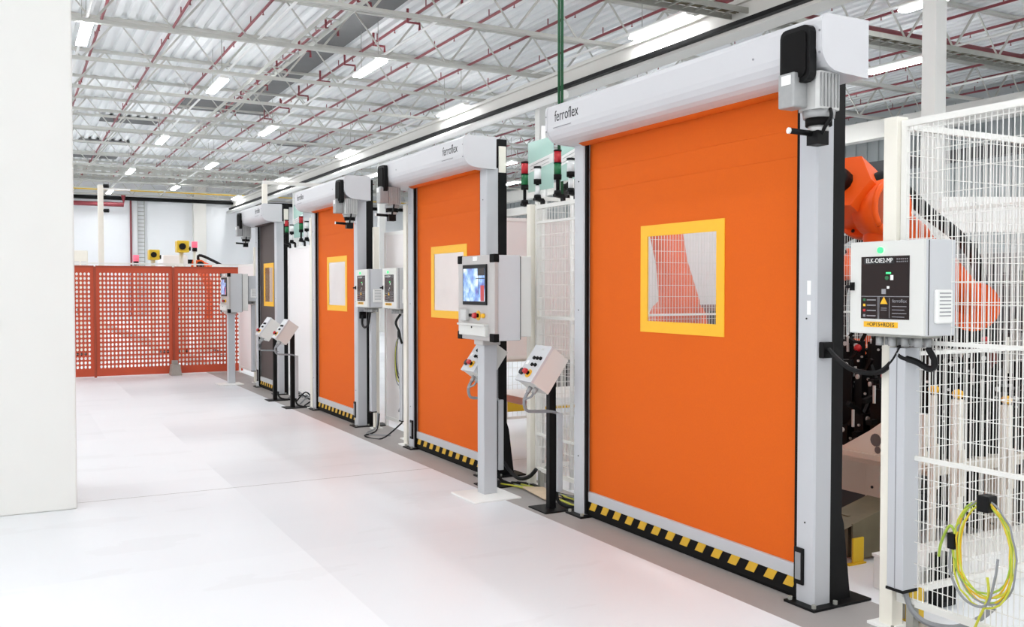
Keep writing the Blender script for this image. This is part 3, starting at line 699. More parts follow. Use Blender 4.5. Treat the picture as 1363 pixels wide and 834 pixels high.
# ---------------------------------------------------------------- push-button stands
def button_stand(label, x, y, rot=0):
    t = thing('button_stand', label, 'push-button stand', (x, y, 0), rot)
    MB().rbox((-.12, -.13, 0), (.16, .12, .01), .003).build('base_plate', 'black', t)
    MB().rbox((-.025, -.025, .008), (.03, .025, 1.0), .003).build('post', 'black', t)
    MB().box((.03, -.03, .13), (.06, .02, .70)).build('duct_back', 'black', t)
    MB().rbox((.028, -.052, .13), (.07, -.028, .70), .003).build('cable_strip', 'alu', t)
    u = Vector((.582, 0, .813)); nn = Vector((.813, 0, -.582))
    A = Vector((-.09, 0, 1.19)); D = A - u * .29; B = A + nn * .17; C = D + nn * .17
    ya, yb = -.17, .065
    def rect(p, q, r_, s_, y0, y1):
        m = MB(); v = [Vector((k.x, y0, k.z)) for k in (p, q, r_, s_)] + [Vector((k.x, y1, k.z)) for k in (p, q, r_, s_)]
        return m.add(v, [(0, 1, 2, 3), (7, 6, 5, 4), (0, 4, 5, 1), (1, 5, 6, 2), (2, 6, 7, 3), (3, 7, 4, 0)])
    bx = rect(A + nn * .022, B, C, D + nn * .022, ya + .004, yb - .004).build('box', 'panel_grey', t)
    rect(A + u * .004, A + u * .004 + nn * .02, D - u * .004 + nn * .02, D - u * .004, ya, yb).build('lid', 'panel_side', t)
    out = -nn
    def on(s_, yy): p = A.lerp(D, s_); return Vector((p.x, yy, p.z))
    MB().obox(on(.10, -.10), on(.10, -.06), .002, .02, out).build('label_tag', 'print_white', t)
    for s_, yy in ((.36, -.12), (.36, -.075), (.36, -.03), (.55, -.10), (.55, -.055)):
        p = on(s_, yy); MB().cyl(p, p + out * .012, .013, 10).build('push_button', 'rubber', t)
    MB().obox(on(.45, .03), on(.55, .03), .03, .006, out).build('legend_plate', 'print_white', t)
    p = on(.78, .02); MB().cyl(p, p + out * .02, .024, 12).build('selector_switch', 'print_black', t)
    estop(t, on(.80, -.075), out, .019)
    for yy in (-.11, -.03):
        q = C.lerp(D, .45); q = Vector((q.x, yy, q.z)); MB().cyl(q, q - u * .045, .017, 8).build('cable_gland', 'alu_dark', t)
    q = C.lerp(D, .45); q0 = Vector((q.x, -.03, q.z)) - u * .04
    MB().tube(smooth_path([q0, q0 + Vector((-.03, .0, -.06)), q0 + Vector((-.01, .01, -.13)), q0 + Vector((.06, .01, -.145)), Vector((-.02, -.02, .715)), Vector((.035, -.02, .70))], 5), .012, 6).build('cable_loop', 'cable_grey', t)
    q0 = Vector((q.x, -.11, q.z)) - u * .04
    MB().tube(smooth_path([q0, q0 + Vector((-.01, .02, -.03)), q0 + Vector((-.03, .06, -.05)), q0 + Vector((-.02, .09, -.07))], 5), .008, 6).build('earth_lead', 'cable_grey', t)
    MB().tube(smooth_path([(.045, -.01, .14), (.05, -.02, .06), (.10, -.06, .02), (.2, -.12, .012)], 5), .012, 6).build('cable_tail', 'cable', t)
    return t
button_stand('sloped push-button box on a black post before the near mesh fence', 3.44, 5.82)
button_stand('sloped push-button box on a black post half hidden by the screen cabinet post', 3.44, 6.74)
button_stand('sloped push-button box on a black post before the white screen wall', 3.32, 12.45)
button_stand('sloped push-button box on a black post before the dark brown door', 3.32, 13.4)

# ---------------------------------------------------------------- between the doors: fences, screens, stack lights, boards
fence_post('white fence post between the near orange door and the screen cabinet', 3.72, 6.60, 2.28, 0.06)
fence_panel('white mesh fence between the near orange door and the next white post', (3.74, 5.68), (3.74, 6.56), z1=2.27, rails=(2.12, 1.36, .42), pitch=.04)
tag(MB().rbox((3.715, 6.63, 2.21), (3.75, 7.03, 2.275), .004).build('cross_bar', 'fence_white'), 'short white cross bar joining the fence post to the second orange door frame', 'bar')
fence_panel('white mesh fence dividing the near cell from the next one', (3.80, 6.63), (5.8, 6.63), z1=2.35, rails=(1.36,), pitch=.032)
fence_panel('white mesh fence closing the dividing line behind the near cell', (5.84, 6.63), (7.84, 6.63), z1=2.35, rails=(1.36,), pitch=.032)
# second and third cell
sheet_panel('white screen wall behind the second orange door', (3.85, 9.55), (8.2, 9.55), z0=.78, z1=2.42)
fence_panel('low white mesh fence under the screen wall behind the second door', (3.85, 9.57), (8.2, 9.57), z0=.08, z1=.78, pitch=.06)
sheet_panel('white screen wall between the second and third orange doors', (3.86, 8.86), (3.86, 10.32), z0=.08, z1=2.25)
sheet_panel('white screen wall between the third orange door and the dark brown door', (3.69, 12.38), (3.69, 14.0), z0=.10, z1=2.22)
sheet_panel('white screen wall between the dark brown door and the orange perforated fence', (3.84, 15.45), (3.84, 18.2), z0=.1, z1=2.05)
fence_post('white post with bolt holes beside the third orange door', 3.58, 12.30, 2.55, 0.09)
fence_post('white post with bolt holes beside the second orange door', 3.575, 8.90, 2.45, 0.085)
def holes(x, y, w, h, n, nm):
    o = bpy.data.objects[nm]
    for i in range(n): MB().cyl((-w / 2 - .001, 0, .25 + i * h / n), (-w / 2 + .002, 0, .25 + i * h / n), .006, 6).build('bolt_hole', 'print_grey', o)
posts = [o for o in col.objects if o.name.startswith('fence_post')]
for o in posts:
    if 'bolt holes' in o['label']: holes(0, 0, .078, 2.2, 12, o.name)
def stack_light(label, x, y, z, two=True, group=None, s=1.0, post=None):
    t = thing('stack_light', label, 'signal light', (x, y, z), 0, group)
    MB().prism([(-.045, 0), (.03, 0), (.045, -.02), (.045, -.08), (.025, -.08), (.022, -.03), (-.045, -.018)], -.02, .02).build('bracket', 'black', t)
    MB().cyl((-.015, 0, 0), (-.015, 0, .028), .031, 12, .026).build('foot', 'black', t)
    MB().cyl((-.015, 0, .028), (-.015, 0, .115), .013, 10).build('stem', 'rubber', t)
    MB().cyl((-.015, 0, .028), (-.015, 0, .10), .019, 10).build('stem_sleeve', 'clear_lens', t) if not two else None
    MB().cyl((-.015, 0, .112), (-.015, 0, .15), .031, 14).build('collar', 'rubber', t)
    if two:
        MB().cyl((-.015, 0, .15), (-.015, 0, .235), .029, 14).build('green_lens', 'green_lens', t)
        MB().cyl((-.015, 0, .233), (-.015, 0, .242), .031, 14).build('lens_ring', 'rubber', t)
        MB().cyl((-.015, 0, .242), (-.015, 0, .325), .029, 14).build('red_lens', 'red_lens', t)
        MB().cyl((-.015, 0, .325), (-.015, 0, .338), .031, 14).build('cap', 'black', t)
    else:
        MB().cyl((-.015, 0, .15), (-.015, 0, .235), .029, 14).build('clear_lens', 'clear_lens', t)
        MB().cyl((-.015, 0, .235), (-.015, 0, .252), .031, 14).build('cap', 'black', t)
    return t
def stalk(x, y, z0, z1, label):
    o = MB().rbox((x - .02, y - .02, z0), (x + .02, y + .02, z1), .003).build('mounting_stalk', 'white'); tag(o, label, 'bracket')
stack_light('red and green stack light on the short white cross bar', 3.72, 6.69, 2.295)
stack_light('clear single lamp before the larger mint board', 3.72, 6.48, 2.32, False)
stack_light('red and green stack light between the two mint boards', 3.72, 6.17, 2.325)
stack_light('clear single lamp right beside the near orange door post', 3.72, 5.98, 2.325, False)
stack_light('red and green stack light next to the dark brown door', 3.62, 13.78, 2.28)
stack_light('clear single lamp next to the dark brown door', 3.62, 13.50, 2.28, False)
stack_light('red and green stack light nearer the third orange door', 3.62, 13.0, 2.28)
stack_light('clear single lamp beside the third orange door', 3.62, 12.72, 2.28, False)
def mint_board(label, x, y0, y1, z0, z1, reach):
    t = thing('hanging_board', label, 'board', (x, (y0 + y1) / 2, 0))
    w = (y1 - y0) / 2
    MB().box((-.003, -w, z0), (.003, w, z1)).build('acrylic_sheet', 'acrylic', t)
    zm = (z0 + z1) / 2 + .02
    MB().add([(-.0045, w, zm - .07), (-.0045, -w, zm - .02), (-.0045, -w, zm + .055), (-.0045, w, zm + .005), (-.003, w, zm - .07), (-.003, -w, zm - .02), (-.003, -w, zm + .055), (-.003, w, zm + .005)],
             [(0, 1, 2, 3), (7, 6, 5, 4), (0, 4, 5, 1), (1, 5, 6, 2), (2, 6, 7, 3), (3, 7, 4, 0)]).build('label_strip', 'print_white', t)
    for q in range(2):
        MB().obox((-.0055, w * .75, zm - .045 + q * .03), (-.0055, -w * .7, zm - .01 + q * .03), .001, .006, (-1, 0, 0)).build('label_line', 'print_grey', t)
    MB().cyl((.015, -w * .1, 0), (.015, -w * .1, reach), .018, 8).build('pole', 'white', t)
    return t
mint_board('larger mint-coloured acrylic board behind the clear lamp', 3.9, 6.56, 6.98, 2.42, 2.84, 2.95)
mint_board('smaller mint-coloured acrylic board beside the near orange door', 3.9, 6.18, 6.44, 2.46, 2.80, 2.9)
mint_board('mint-coloured acrylic board by the stack lights next to the dark brown door', 3.76, 13.45, 13.95, 2.36, 2.86, 3.0)
mint_board('mint-coloured acrylic board by the stack light nearer the third orange door', 3.76, 12.5, 13.0, 2.36, 2.86, 3.0)
hp = thing('hanging_pipe', 'pair of thin green pipes hanging from the roof behind the near door cover', 'pipe', (4.05, 6.70, 2.3))
for d_ in (-.012, .014): MB().cyl((d_ * .88, -d_ * .47, 0), (d_ * .88, -d_ * .47, 5.7), .012, 8).build('pipe_run', 'green_pipe', hp)

# ---------------------------------------------------------------- orange perforated fence
def perforated_panel(label, xa, xb, y, nx, nz, z0=0.02, z1=2.0):
    t = thing('perforated_panel', label, 'fence', (xa, y, 0))
    L = xb - xa; m = MB(); mx_, mz = .05, .13
    bx0, bx1, bz0, bz1 = mx_, L - mx_, z0 + mz, z1 - mz * .75
    m.box((0, -.012, z0), (L, .012, bz0)); m.box((0, -.012, bz1), (L, .012, z1)); m.box((0, -.012, bz0), (bx0, .012, bz1)); m.box((bx1, -.012, bz0), (L, .012, bz1))
    cw = (bx1 - bx0) / nx; ch = (bz1 - bz0) / nz
    for i in range(nx):
        for j in range(nz):
            cx = bx0 + (i + .5) * cw; cz = bz0 + (j + .5) * ch; q = []
            rx, rz = cw * .31, ch * .33
            for (sx, sz) in ((-1, -1), (1, -1), (1, 1), (-1, 1)): q.append((cx + sx * cw / 2, cz + sz * ch / 2))
            inn = []
            for k in range(8):
                a = math.radians(-157.5 + 45 * k); inn.append((cx + 1.08 * rx * math.cos(a), cz + 1.08 * rz * math.sin(a)))
            for yy, flip in ((-.006, 1), (.006, -1)):
                v = [(px, yy, pz) for px, pz in q + inn]
                fs = [(0, 4, 5), (0, 5, 1), (1, 5, 6), (1, 6, 7), (1, 7, 2), (2, 7, 8), (2, 8, 9), (2, 9, 3), (3, 9, 10), (3, 10, 11), (3, 11, 0), (0, 11, 4)]
                m.add(v, fs)
            v = [(px, -.006, pz) for px, pz in inn] + [(px, .006, pz) for px, pz in inn]
            m.add(v, [(k, (k + 1) % 8, (k + 1) % 8 + 8, k + 8) for k in range(8)])
    m.build('perforated_sheet', 'fence_red', t)
    MB().box((0, -.02, z1 - .02), (L, .02, z1 + .015)).build('top_rail', 'fence_post_red', t)
    return t
FY = 18.35
perforated_panel('orange perforated fence panel cut off by the white pier', 0.3, 1.31, FY, 14, 22)
perforated_panel('wide orange perforated fence panel left of the concrete foot', 1.34, 2.645, FY, 19, 22)
perforated_panel('wide orange perforated fence panel behind the far screen cabinet', 2.69, 3.93, FY, 18, 22)
for x, l in ((1.325, 'dark orange fence post between two perforated panels, no concrete foot'), (2.667, 'dark orange fence post standing on the concrete foot')):
    o = MB().box((x - .02, FY - .03, 0), (x + .02, FY + .03, 2.0)).build('panel_post', 'fence_post_red'); tag(o, l, 'post')
ft = thing('concrete_foot', 'grey concrete block foot holding the orange fence', 'concrete block', (2.66, 18.2, 0))
MB().prism([(-.09, 0), (.10, 0), (.075, .2), (-.065, .2)], -.16, .10).build('block', 'concrete', ft)
MB().box((-.05, -.05, .19), (.05, .06, .27)).build('clamp', 'concrete', ft)

# ---------------------------------------------------------------- robots
def robot(label, base, shoulder, elbow, wrist, s=1.0, tool=None, pedestal=0.0):
    b = Vector(base); t = thing('robot_arm', label, 'robot', b)
    sh = Vector(shoulder) - b; el = Vector(elbow) - b; wr = Vector(wrist) - b
    if pedestal: MB().rbox((-.35 * s, -.35 * s, 0), (.35 * s, .35 * s, pedestal), .02).build('pedestal', 'cream', t)
    MB().cyl((0, 0, pedestal), (0, 0, pedestal + .22 * s), .30 * s, 18, .25 * s).build('base', 'robot', t)
    top = Vector((0, 0, pedestal + .22 * s))
    fwd = Vector((el.x - sh.x, el.y - sh.y, 0)); fwd = fwd.normalized() if fwd.length > .05 else Vector((1, 0, 0))
    ax = Vector((-fwd.y, fwd.x, 0))
    ca = MB().cyl(top, top + Vector((0, 0, .12 * s)), .27 * s, 18)
    ca.tube([top + Vector((0, 0, .1 * s)), top.lerp(sh, .5), sh], [.24 * s, .23 * s, .2 * s], 14); ca.build('carousel', 'robot', t)
    MB().cyl(sh - ax * .24 * s, sh + ax * .24 * s, .2 * s, 20).build('shoulder_joint', 'robot', t)
    o1 = ax * .2 * s
    la = MB().tube([sh + o1, sh.lerp(el, .15) + o1, sh.lerp(el, .5) + o1, sh.lerp(el, .85) + o1, el + o1], [.15 * s, .17 * s, .13 * s, .14 * s, .12 * s], 14); la.build('lower_arm', 'robot', t)
    MB().cyl(el - ax * .2 * s, el + ax * .3 * s, .17 * s, 20).build('elbow_joint', 'robot', t)
    MB().cyl(el + ax * .30 * s, el + ax * .34 * s, .12 * s, 16).build('elbow_cap', 'black', t)
    rg = MB()
    for k in range(12):
        a = 2 * PI * k / 12; c = el - ax * .2 * s + (fwd * math.cos(a) + Vector((0, 0, 1)) * math.sin(a)) * .14 * s
        rg.cyl(c, c - ax * .015 * s, .012 * s, 6)
    rg.build('bolt_ring', 'print_black', t)['kind'] = 'stuff'
    d = (wr - el); up = Vector((0, 0, 1))
    MB().tube([el - d.normalized() * .22 * s, el, el.lerp(wr, .35), el.lerp(wr, .7), wr], [.13 * s, .17 * s, .14 * s, .115 * s, .1 * s], 16).build('upper_arm', 'robot', t)
    MB().cyl(wr - ax * .12 * s, wr + ax * .12 * s, .1 * s, 14).build('wrist', 'robot', t)
    tl = wr + d.normalized() * .22 * s - up * .08 * s
    MB().tube([wr, tl], [.08 * s, .06 * s], 12).build('flange', 'black', t)
    MB().tube(smooth_path([sh - ax * .2 * s + up * .1, sh.lerp(el, .5) - ax * .22 * s + up * .18 * s, el - ax * .05 * s + up * .30 * s, el.lerp(wr, .5) + up * .28 * s, wr + up * .13 * s, tl], 6), .045 * s, 8).build('hose_pack', 'cable', t)
    MB().rbox(el - d.normalized() * .42 * s - Vector((.1, .1, .1)) * s, el - d.normalized() * .3 * s + Vector((.1, .1, .1)) * s, .01).build('arm_motor', 'black', t)
    return t
E1 = atD(1150, 270, 6.2); S1 = atD(1292, 405, 7.3)
def robot_near():
    # robot behind the near controller: fork-shaped arm, bolted block, hose pack
    base = Vector((S1.x, S1.y, 0)); t = thing('robot_arm', 'orange robot arm rising behind the near controller and its cream post', 'robot', base)
    S = S1 - base; E = E1 - base; up = Vector((0, 0, 1))
    view = ray(1200, 330).normalized(); d = (S - E).normalized(); side = d.cross(view).normalized()
    MB().rbox((-.32, -.32, 0), (.32, .32, .45), .02).build('pedestal', 'dark_grey', t)
    MB().cyl((0, 0, .45), (0, 0, .66), .30, 18, .26).build('base', 'black', t)
    MB().tube([(0, 0, .64), (0, 0, .9), S * .8, S], [.25, .22, .19, .17], 16).build('carousel', 'black', t)
    MB().cyl(S - view * .24, S + view * .24, .19, 20).build('shoulder_joint', 'robot', t)
    # swan-neck lower arm, from the shoulder up to the ring joint
    ring = E + d * .12
    MB().tube(smooth_path([S - view * .1, S.lerp(E, .3) + up * .05 - view * .08, S.lerp(E, .6) + up * .04, ring + d * .08, ring], 4), [.13] * 8 + [.15] * 5 + [.2] * 4, 14).build('lower_arm', 'robot', t)
    # curved fork cheek hanging below the ring, seen edge on
    f0 = atD(1172, 256, 6.05) - base; f1 = atD(1163, 272, 6.05) - base; f2 = atD(1166, 300, 6.05) - base; f3 = atD(1174, 330, 6.05) - base
    MB().tube(smooth_path([f0, f1, f2, f3], 5), [.07] * 4 + [.085] * 8 + [.1] * 4, 12).build('fork_cheek', 'robot', t)
    rt = view.cross(up).normalized(); dc = atD(1176, 276, 6.0) - base; da = (rt * .8 - view * .6).normalized()
    MB().cyl(dc - da * .10, dc + da * .06, .185, 24).build('joint_drum', 'robot', t)
    MB().ring(dc + da * .06, da, .165, .022, 24, 8).build('drum_lip', 'robot', t)
    MB().cyl(dc + da * .055, dc + da * .063, .145, 24).build('drum_recess_shade', 'robot_shade', t)  # flat disc in darker orange, painted as the shade inside the hollow
    MB().cyl(ring - d * .09, ring - d * .02, .225, 22).build('joint_flange', 'robot', t)
    for k in range(14):
        a = 2 * PI * k / 14; c = ring - d * .095 + (side * math.cos(a) + d.cross(side) * math.sin(a)) * .195
        MB().cyl(c, c + d * .02, .013, 6).build('flange_bolt', 'print_black', t)
    # block housing on the far side of the ring
    h = ring - d * .09
    MB().tube([h, h - d * .15, h - d * .34], [.2, .205, .2], 6).build('arm_housing', 'robot', t)
    MB().tube([h - d * .33, h - d * .46], [.08, .07], 12).build('arm_motor', 'black', t)
    for a, b, r_ in (((1122, 219, 6.1), (1150, 238, 6.1), .032), ((1118, 242, 6.15), (1128, 250, 6.15), .035)):
        MB().cyl(atD(*a) - base, atD(*b) - base, r_, 10).build('arm_cylinder', 'black', t)
    MB().tube(smooth_path([atD(1150, 238, 6.1) - base, atD(1163, 243, 6.0) - base, atD(1175, 236, 6.0) - base, atD(1195, 246, 6.1) - base, atD(1235, 283, 6.3) - base, atD(1275, 315, 6.6) - base, atD(1300, 350, 7.0) - base, atD(1312, 420, 7.3) - base], 6), .045, 10).build('hose_pack', 'cable', t)
    MB().tube([f3, f3 + Vector((0, 0, -.12))], [.09, .06], 10).build('fork_end', 'robot', t)
    return t
robot_near()
w0 = Vector((6.2, 8.0, 0))
robot('orange robot seen through the window of the near orange door', w0, w0 + Vector((.1, 0, 1.25)), w0 + Vector((-.12, .1, 2.5)), w0 + Vector((-.9, .2, 2.65)), 1.25)
w1 = Vector((9.0, 7.9, 0))
robot('orange robot far back among the mesh fences', w1, w1 + Vector((0, 0, .8)), w1 + Vector((-.3, -.3, 1.9)), w1 + Vector((-1.2, -.2, 1.7)), 1.0)
fr_ = atY(283, 350, 25.0); fr_.z = 0
robot('small orange robot behind the orange perforated fence', fr_, fr_ + Vector((0, 0, 1.4)), fr_ + Vector((-.35, 0, 2.2)), fr_ + Vector((.35, -.1, 2.0)), 0.8, pedestal=.8)

# ---------------------------------------------------------------- near cell: fixture table with clamps, brackets
TB = Vector((5.1, 4.35, 0))
t = thing('fixture_table', 'cream welding fixture table with a sloped cheek plate in the near cell', 'table', TB)
MB().rbox((-.42, -.75, .535), (.50, .8, .575), .006).build('table_top', 'table', t)
MB().rbox((-.38, -.72, .50), (.47, .77, .537), .004).build('top_frame', 'table', t)
MB().box((.0, .0, .2), (.02, .77, .50)).build('apron', 'table', t)
MB().box((.1, -.1, .02), (.4, .7, .2)).build('gap_shade_block', 'dark_grey', t)  # dark block painted in as the shade of the gap below the apron
for (x, y) in ((.0, -.03), (.0, .7), (.4, -.62), (.4, .66)):
    l_ = MB().rbox((x - .06, y - .06, .02), (x + .06, y + .06, .505), .006).build('leg', 'table', t)
    MB().box((x - .15, y - .12, 0), (x + .13, y + .12, .022)).build('foot_plate', 'concrete', t).parent = l_
    for z in (.12, .2, .28): MB().cyl((x - .066, y, z), (x - .058, y, z), .010, 6).build('bolt', 'print_black', t).parent = l_
MB().prism([(-.70, .575), (-.08, .575), (-.08, .59), (-.30, .72), (-.50, .86), (-.70, .86)], -.40, -.36, 'x').build('cheek_plate', 'cream', t)
for yy, zz, rr_ in ((-.345, .665, .04), (-.36, .605, .022)): MB().cyl((-.403, yy, zz), (-.399, yy, zz), rr_, 14).build('cheek_hole', 'vent', t)
for q in range(2): MB().tube(smooth_path([(-.34, -.1 + .05 * q, .58), (-.36, -.16, .62 + .03 * q), (-.38, -.23, .60), (-.37, -.27 - .04 * q, .58)], 5), .007, 6).build('cable_tail', 'cable', t)
# clamps: each a black toggle clamp of its own
rnd = random.Random(3)
def clamp(i, p, h):
    t = thing('toggle_clamp', 'black toggle clamp with bolts, some painted white as glints, on the fixture table', 'clamp', p, rnd.uniform(0, 6.28), 'black toggle clamps on the fixture table')
    w = rnd.uniform(.028, .045)
    MB().box((-w, -w, 0), (w, w, h)).build('riser', 'black', t)
    for q in range(2):
        z = h * (.55 + .42 * q)
        MB().obox((-.02, 0, z - .02), (.11, rnd.uniform(-.06, .06), z + rnd.uniform(-.06, .08)), .034, .03).build('arm', 'rubber', t)
    MB().obox((-.02, 0, h), (-.07, rnd.uniform(-.03, .03), h + rnd.uniform(.05, .11)), .024, .02).build('handle', 'black', t)
    MB().cyl((0, -w - .012, h - .03), (0, w + .012, h - .03), .016, 8).build('pivot', 'alu_light', t)
    MB().cyl((.09, 0, h - .08), (.09, 0, h + .03), .010, 6).build('spindle', 'alu_light', t)
    for q in range(5):
        z = h * rnd.uniform(.2, .95); a = rnd.choice((0, 1, 2, 3)) * PI / 2; e = rnd.uniform(-.02, .02)
        c = Vector((w * math.cos(a) - e * math.sin(a), w * math.sin(a) + e * math.cos(a), z)); n_ = Vector((math.cos(a), math.sin(a), 0))
        MB().cyl(c - n_ * .002, c + n_ * .01, .009, 6).build('bolt', 'print_white' if q % 2 else 'alu_light', t)  # white bolts paint in the small highlights on the clamps
    if i % 7 == 3: MB().sphere((-.07, 0, h + .08), .026, 8).build('red_grip', 'red_button', t)
k = 0
for a in range(6):
    for b in range(11):
        x_ = -.27 + a * .14; y_ = -.66 + b * .13
        hh = rnd.uniform(.2, .45) if a == 0 else rnd.uniform(.35, .72)
        if a == 0 and y_ > -.15: hh = rnd.uniform(.12, .3)
        clamp(k, TB + Vector((x_ + rnd.uniform(-.02, .02), y_ + rnd.uniform(-.02, .02), .575)), hh); k += 1
# rack of upright rods behind the near fence
rk = thing('rod_rack', 'low rack of dark and pale upright rods behind the near mesh fences', 'rack', (5.82, 4.2, 0))
MB().box((-.16, -.62, .0), (.16, .6, .12)).build('rack_base', 'dark_grey', rk)
for q in range(58):
    m_ = rnd.choice(('black', 'black', 'dark_grey', 'black', 'table', 'dark_red', 'cream', 'mid_grey')); r_ = rnd.uniform(.008, .02); h_ = rnd.uniform(.75, 1.32)
    y_ = -.58 + q * .02; x_ = rnd.uniform(-.13, .13)
    MB().box((x_ - r_, y_ - r_, .11), (x_ + r_, y_ + r_, h_)).build('rod', m_, rk)
for z in (.55, .95): MB().box((-.15, -.6, z), (.15, .58, z + .02)).build('spacer', 'mid_grey', rk)
fb = thing('floor_bracket', 'dark steel floor channel with a yellow end clip beside the fence post', 'bracket', (4.32, 3.82, 0))
MB().prism([(-.02, .02), (.35, .02), (.35, .32), (-.02, .23)], 0, .012, 'y').build('side_plate', 'olive_steel', fb)
MB().add([(-.12, .0, .20), (.35, .0, .32), (.35, .22, .32), (-.02, .22, .23)], [(0, 1, 2, 3)]).build('top_plate', 'olive_steel', fb)
MB().rbox((-.03, -.012, .005), (.06, .002, .15), .004).build('end_clip', 'yellow_paint', fb)
MB().box((-.08, -.03, 0), (.06, .002, .008)).build('clip_foot', 'yellow_paint', fb)
MB().box((.05, .1, 0), (.3, .2, .25)).build('web', 'olive_steel', fb)
yb_ = thing('yellow_bracket', 'small yellow angle bracket on the floor behind the near fence post', 'bracket', (3.80, 3.0, 0))
MB().box((-.05, -.012, 0), (.05, .012, .16)).build('upright_leg', 'yellow_paint', yb_)
MB().box((-.05, -.012, 0), (.06, .10, .012)).build('floor_leg', 'yellow_paint', yb_)
MB().cyl((.02, .05, .01), (.02, .05, .025), .012, 6).build('anchor_bolt', 'galv', yb_)
# yellow guard beam in the second cell
gb = thing('guard_beam', 'yellow guard beam on short legs behind the second orange door', 'guard rail', (4.4, 8.6, 0))
MB().rbox((-.2, -.06, .32), (2.4, .06, .52), .01).build('beam', 'yellow_paint', gb)
for x in (0, 2.1): MB().box((x - .05, -.05, 0), (x + .05, .05, .33)).build('leg', 'yellow_paint', gb)
tb2 = thing('white_bench', 'low white bench in the second cell behind the mesh fence', 'bench', (4.65, 7.6, 0))
MB().rbox((-.6, -.4, .55), (.5, .4, .62), .006).build('bench_top', 'white', tb2)
for x in (-.5, .4):
    for y in (-.32, .32): MB().box((x - .03, y - .03, 0), (x + .03, y + .03, .56)).build('leg', 'white', tb2)

# ---------------------------------------------------------------- cables, coil, cardboard
def coil():
    c = atX(1313, 728, 3.635); t = thing('cable_coil', 'yellow and green cable coil hung on the near mesh fence', 'cable coil', c)
    r = random.Random(5); mats = ['stripe_green', 'yellow_paint', 'coil_green', 'cable_grey', 'stripe_green', 'yellow_paint', 'coil_green']
    M['stripe_green'] = mat('earth_cable_green', '9db83a', .45, var=.15, scale=30); M['coil_green'] = mat('earth_cable_yellowgreen', 'c9c93e', .45, var=.15, scale=25)
    for k, mm in enumerate(mats):
        pts = []; ry = .135 + r.uniform(-.02, .012); rz = .185 + r.uniform(-.025, .02); oy = r.uniform(-.015, .015)
        for i in range(29):
            a = 2 * PI * i / 28
            pts.append((-.022 + r.uniform(-.006, .006), oy + ry * math.cos(a + .3) * (1 - .1 * math.sin(a + .3)), rz * math.sin(a + .3) - .01 * k * (math.sin(a + .3) < -.2)))
        pts[-1] = pts[0]
        MB().tube(pts, .0044, 6).build('cable_turn', mm, t)
    MB().rbox((-.045, -.035, .155), (.02, .02, .225), .006).build('velcro_strap', 'black', t)
    MB().rbox((-.035, .13, -.04), (.0, .165, .03), .004).build('cable_connector', 'black', t)
    MB().tube(smooth_path([(-.02, .13, .02), (-.02, .16, .06), (-.022, .20, -.02), (-.02, .215, -.09)], 5), .006, 6).build('loose_end', 'stripe_green', t)
    MB().tube(smooth_path([(-.02, -.02, -.12), (-.028, -.03, -.2), (-.024, .02, -.32), (-.02, .06, -.42)], 5), .006, 6).build('hanging_end', 'coil_green', t)
    MB().tube(smooth_path([(-.025, .15, -.03), (-.03, .15, -.14), (-.03, .08, -.24), (-.03, -.02, -.24), (-.03, -.06, -.12), (-.025, -.07, -.03)], 5), .006, 6).build('grey_loop', 'cable_grey', t)
coil()
cable('grey cable leaving the bottom of the near cable duct', [(3.64, 2.93, .205), (3.65, 2.90, .12), (3.68, 2.84, .07), (3.76, 2.76, .06), (3.84, 2.70, .1), (3.9, 2.66, .16)], .013, 'cable_grey')
for k, (dx, m) in enumerate(((0, 'coil_green'), (.05, 'stripe_green'), (.09, 'cable_grey'))):
    cable(('yellow-green earth wire', 'bright green earth wire', 'grey wire')[k] + ' lying on the floor under the near mesh fence', [(3.95 + dx, 2.75, .006), (3.88, 2.64 + dx, .012), (3.78 + dx, 2.55, .008), (3.74, 2.42 - dx, .008)], .006, m)
# floor cables by the stands
rr = random.Random(11)
for k in range(7):
    m = ('coil_green', 'cable', 'stripe_green', 'cable_grey', 'cable', 'coil_green', 'cable')[k]
    nm = ('dull yellow-green', 'black', 'green', 'grey', 'thick black', 'thin yellow', 'looped black')[k]
    x0 = 3.62 + .025 * k
    cable(nm + ' cable on the floor by the near push-button stand', [(x0, 5.72 + rr.uniform(-.04, .04), .008 + .012 * (k % 3)), (x0 + rr.uniform(-.06, .06), 5.95, .01 + .012 * (k % 2)), (x0 + rr.uniform(-.1, .04), 6.2, .012), (x0 - .05 + rr.uniform(-.06, .06), 6.55, .014), (x0 - .12, 6.72, .01)], .008 if k != 4 else .013, m)
cable('black hose sagging between the second door foot and the white fence post', [(3.60, 6.86, .16), (3.62, 6.78, .09), (3.62, 6.62, .06), (3.63, 6.48, .10), (3.65, 6.40, .17)], .016)
cd = MB(); cd.add([(3.52, 6.05, .018), (3.66, 5.98, .02), (3.70, 6.38, .03), (3.58, 6.52, .02), (3.52, 6.05, .012), (3.66, 5.98, .012), (3.70, 6.38, .012), (3.58, 6.52, .012)], [(0, 1, 2, 3), (7, 6, 5, 4), (0, 4, 5, 1), (1, 5, 6, 2), (2, 6, 7, 3), (3, 7, 4, 0)])
tag(cd.build('cardboard_sheet', 'cardboard'), 'flattened cardboard sheet on the floor under the near mesh fence', 'cardboard')
for k in range(5):
    yy = 12.5 + .22 * k
    cable(('black', 'grey', 'thin black', 'bent black', 'pale grey')[k] + ' cable tangled on the floor before the white screen wall', [(3.5, yy, .012), (3.6, yy - .15, .10 + .03 * (k % 3)), (3.68, yy - .3, .05), (3.72, yy - .1, .16), (3.74, yy + .1, .01)], .01, ('cable', 'cable_grey', 'cable', 'cable', 'cable_grey')[k])
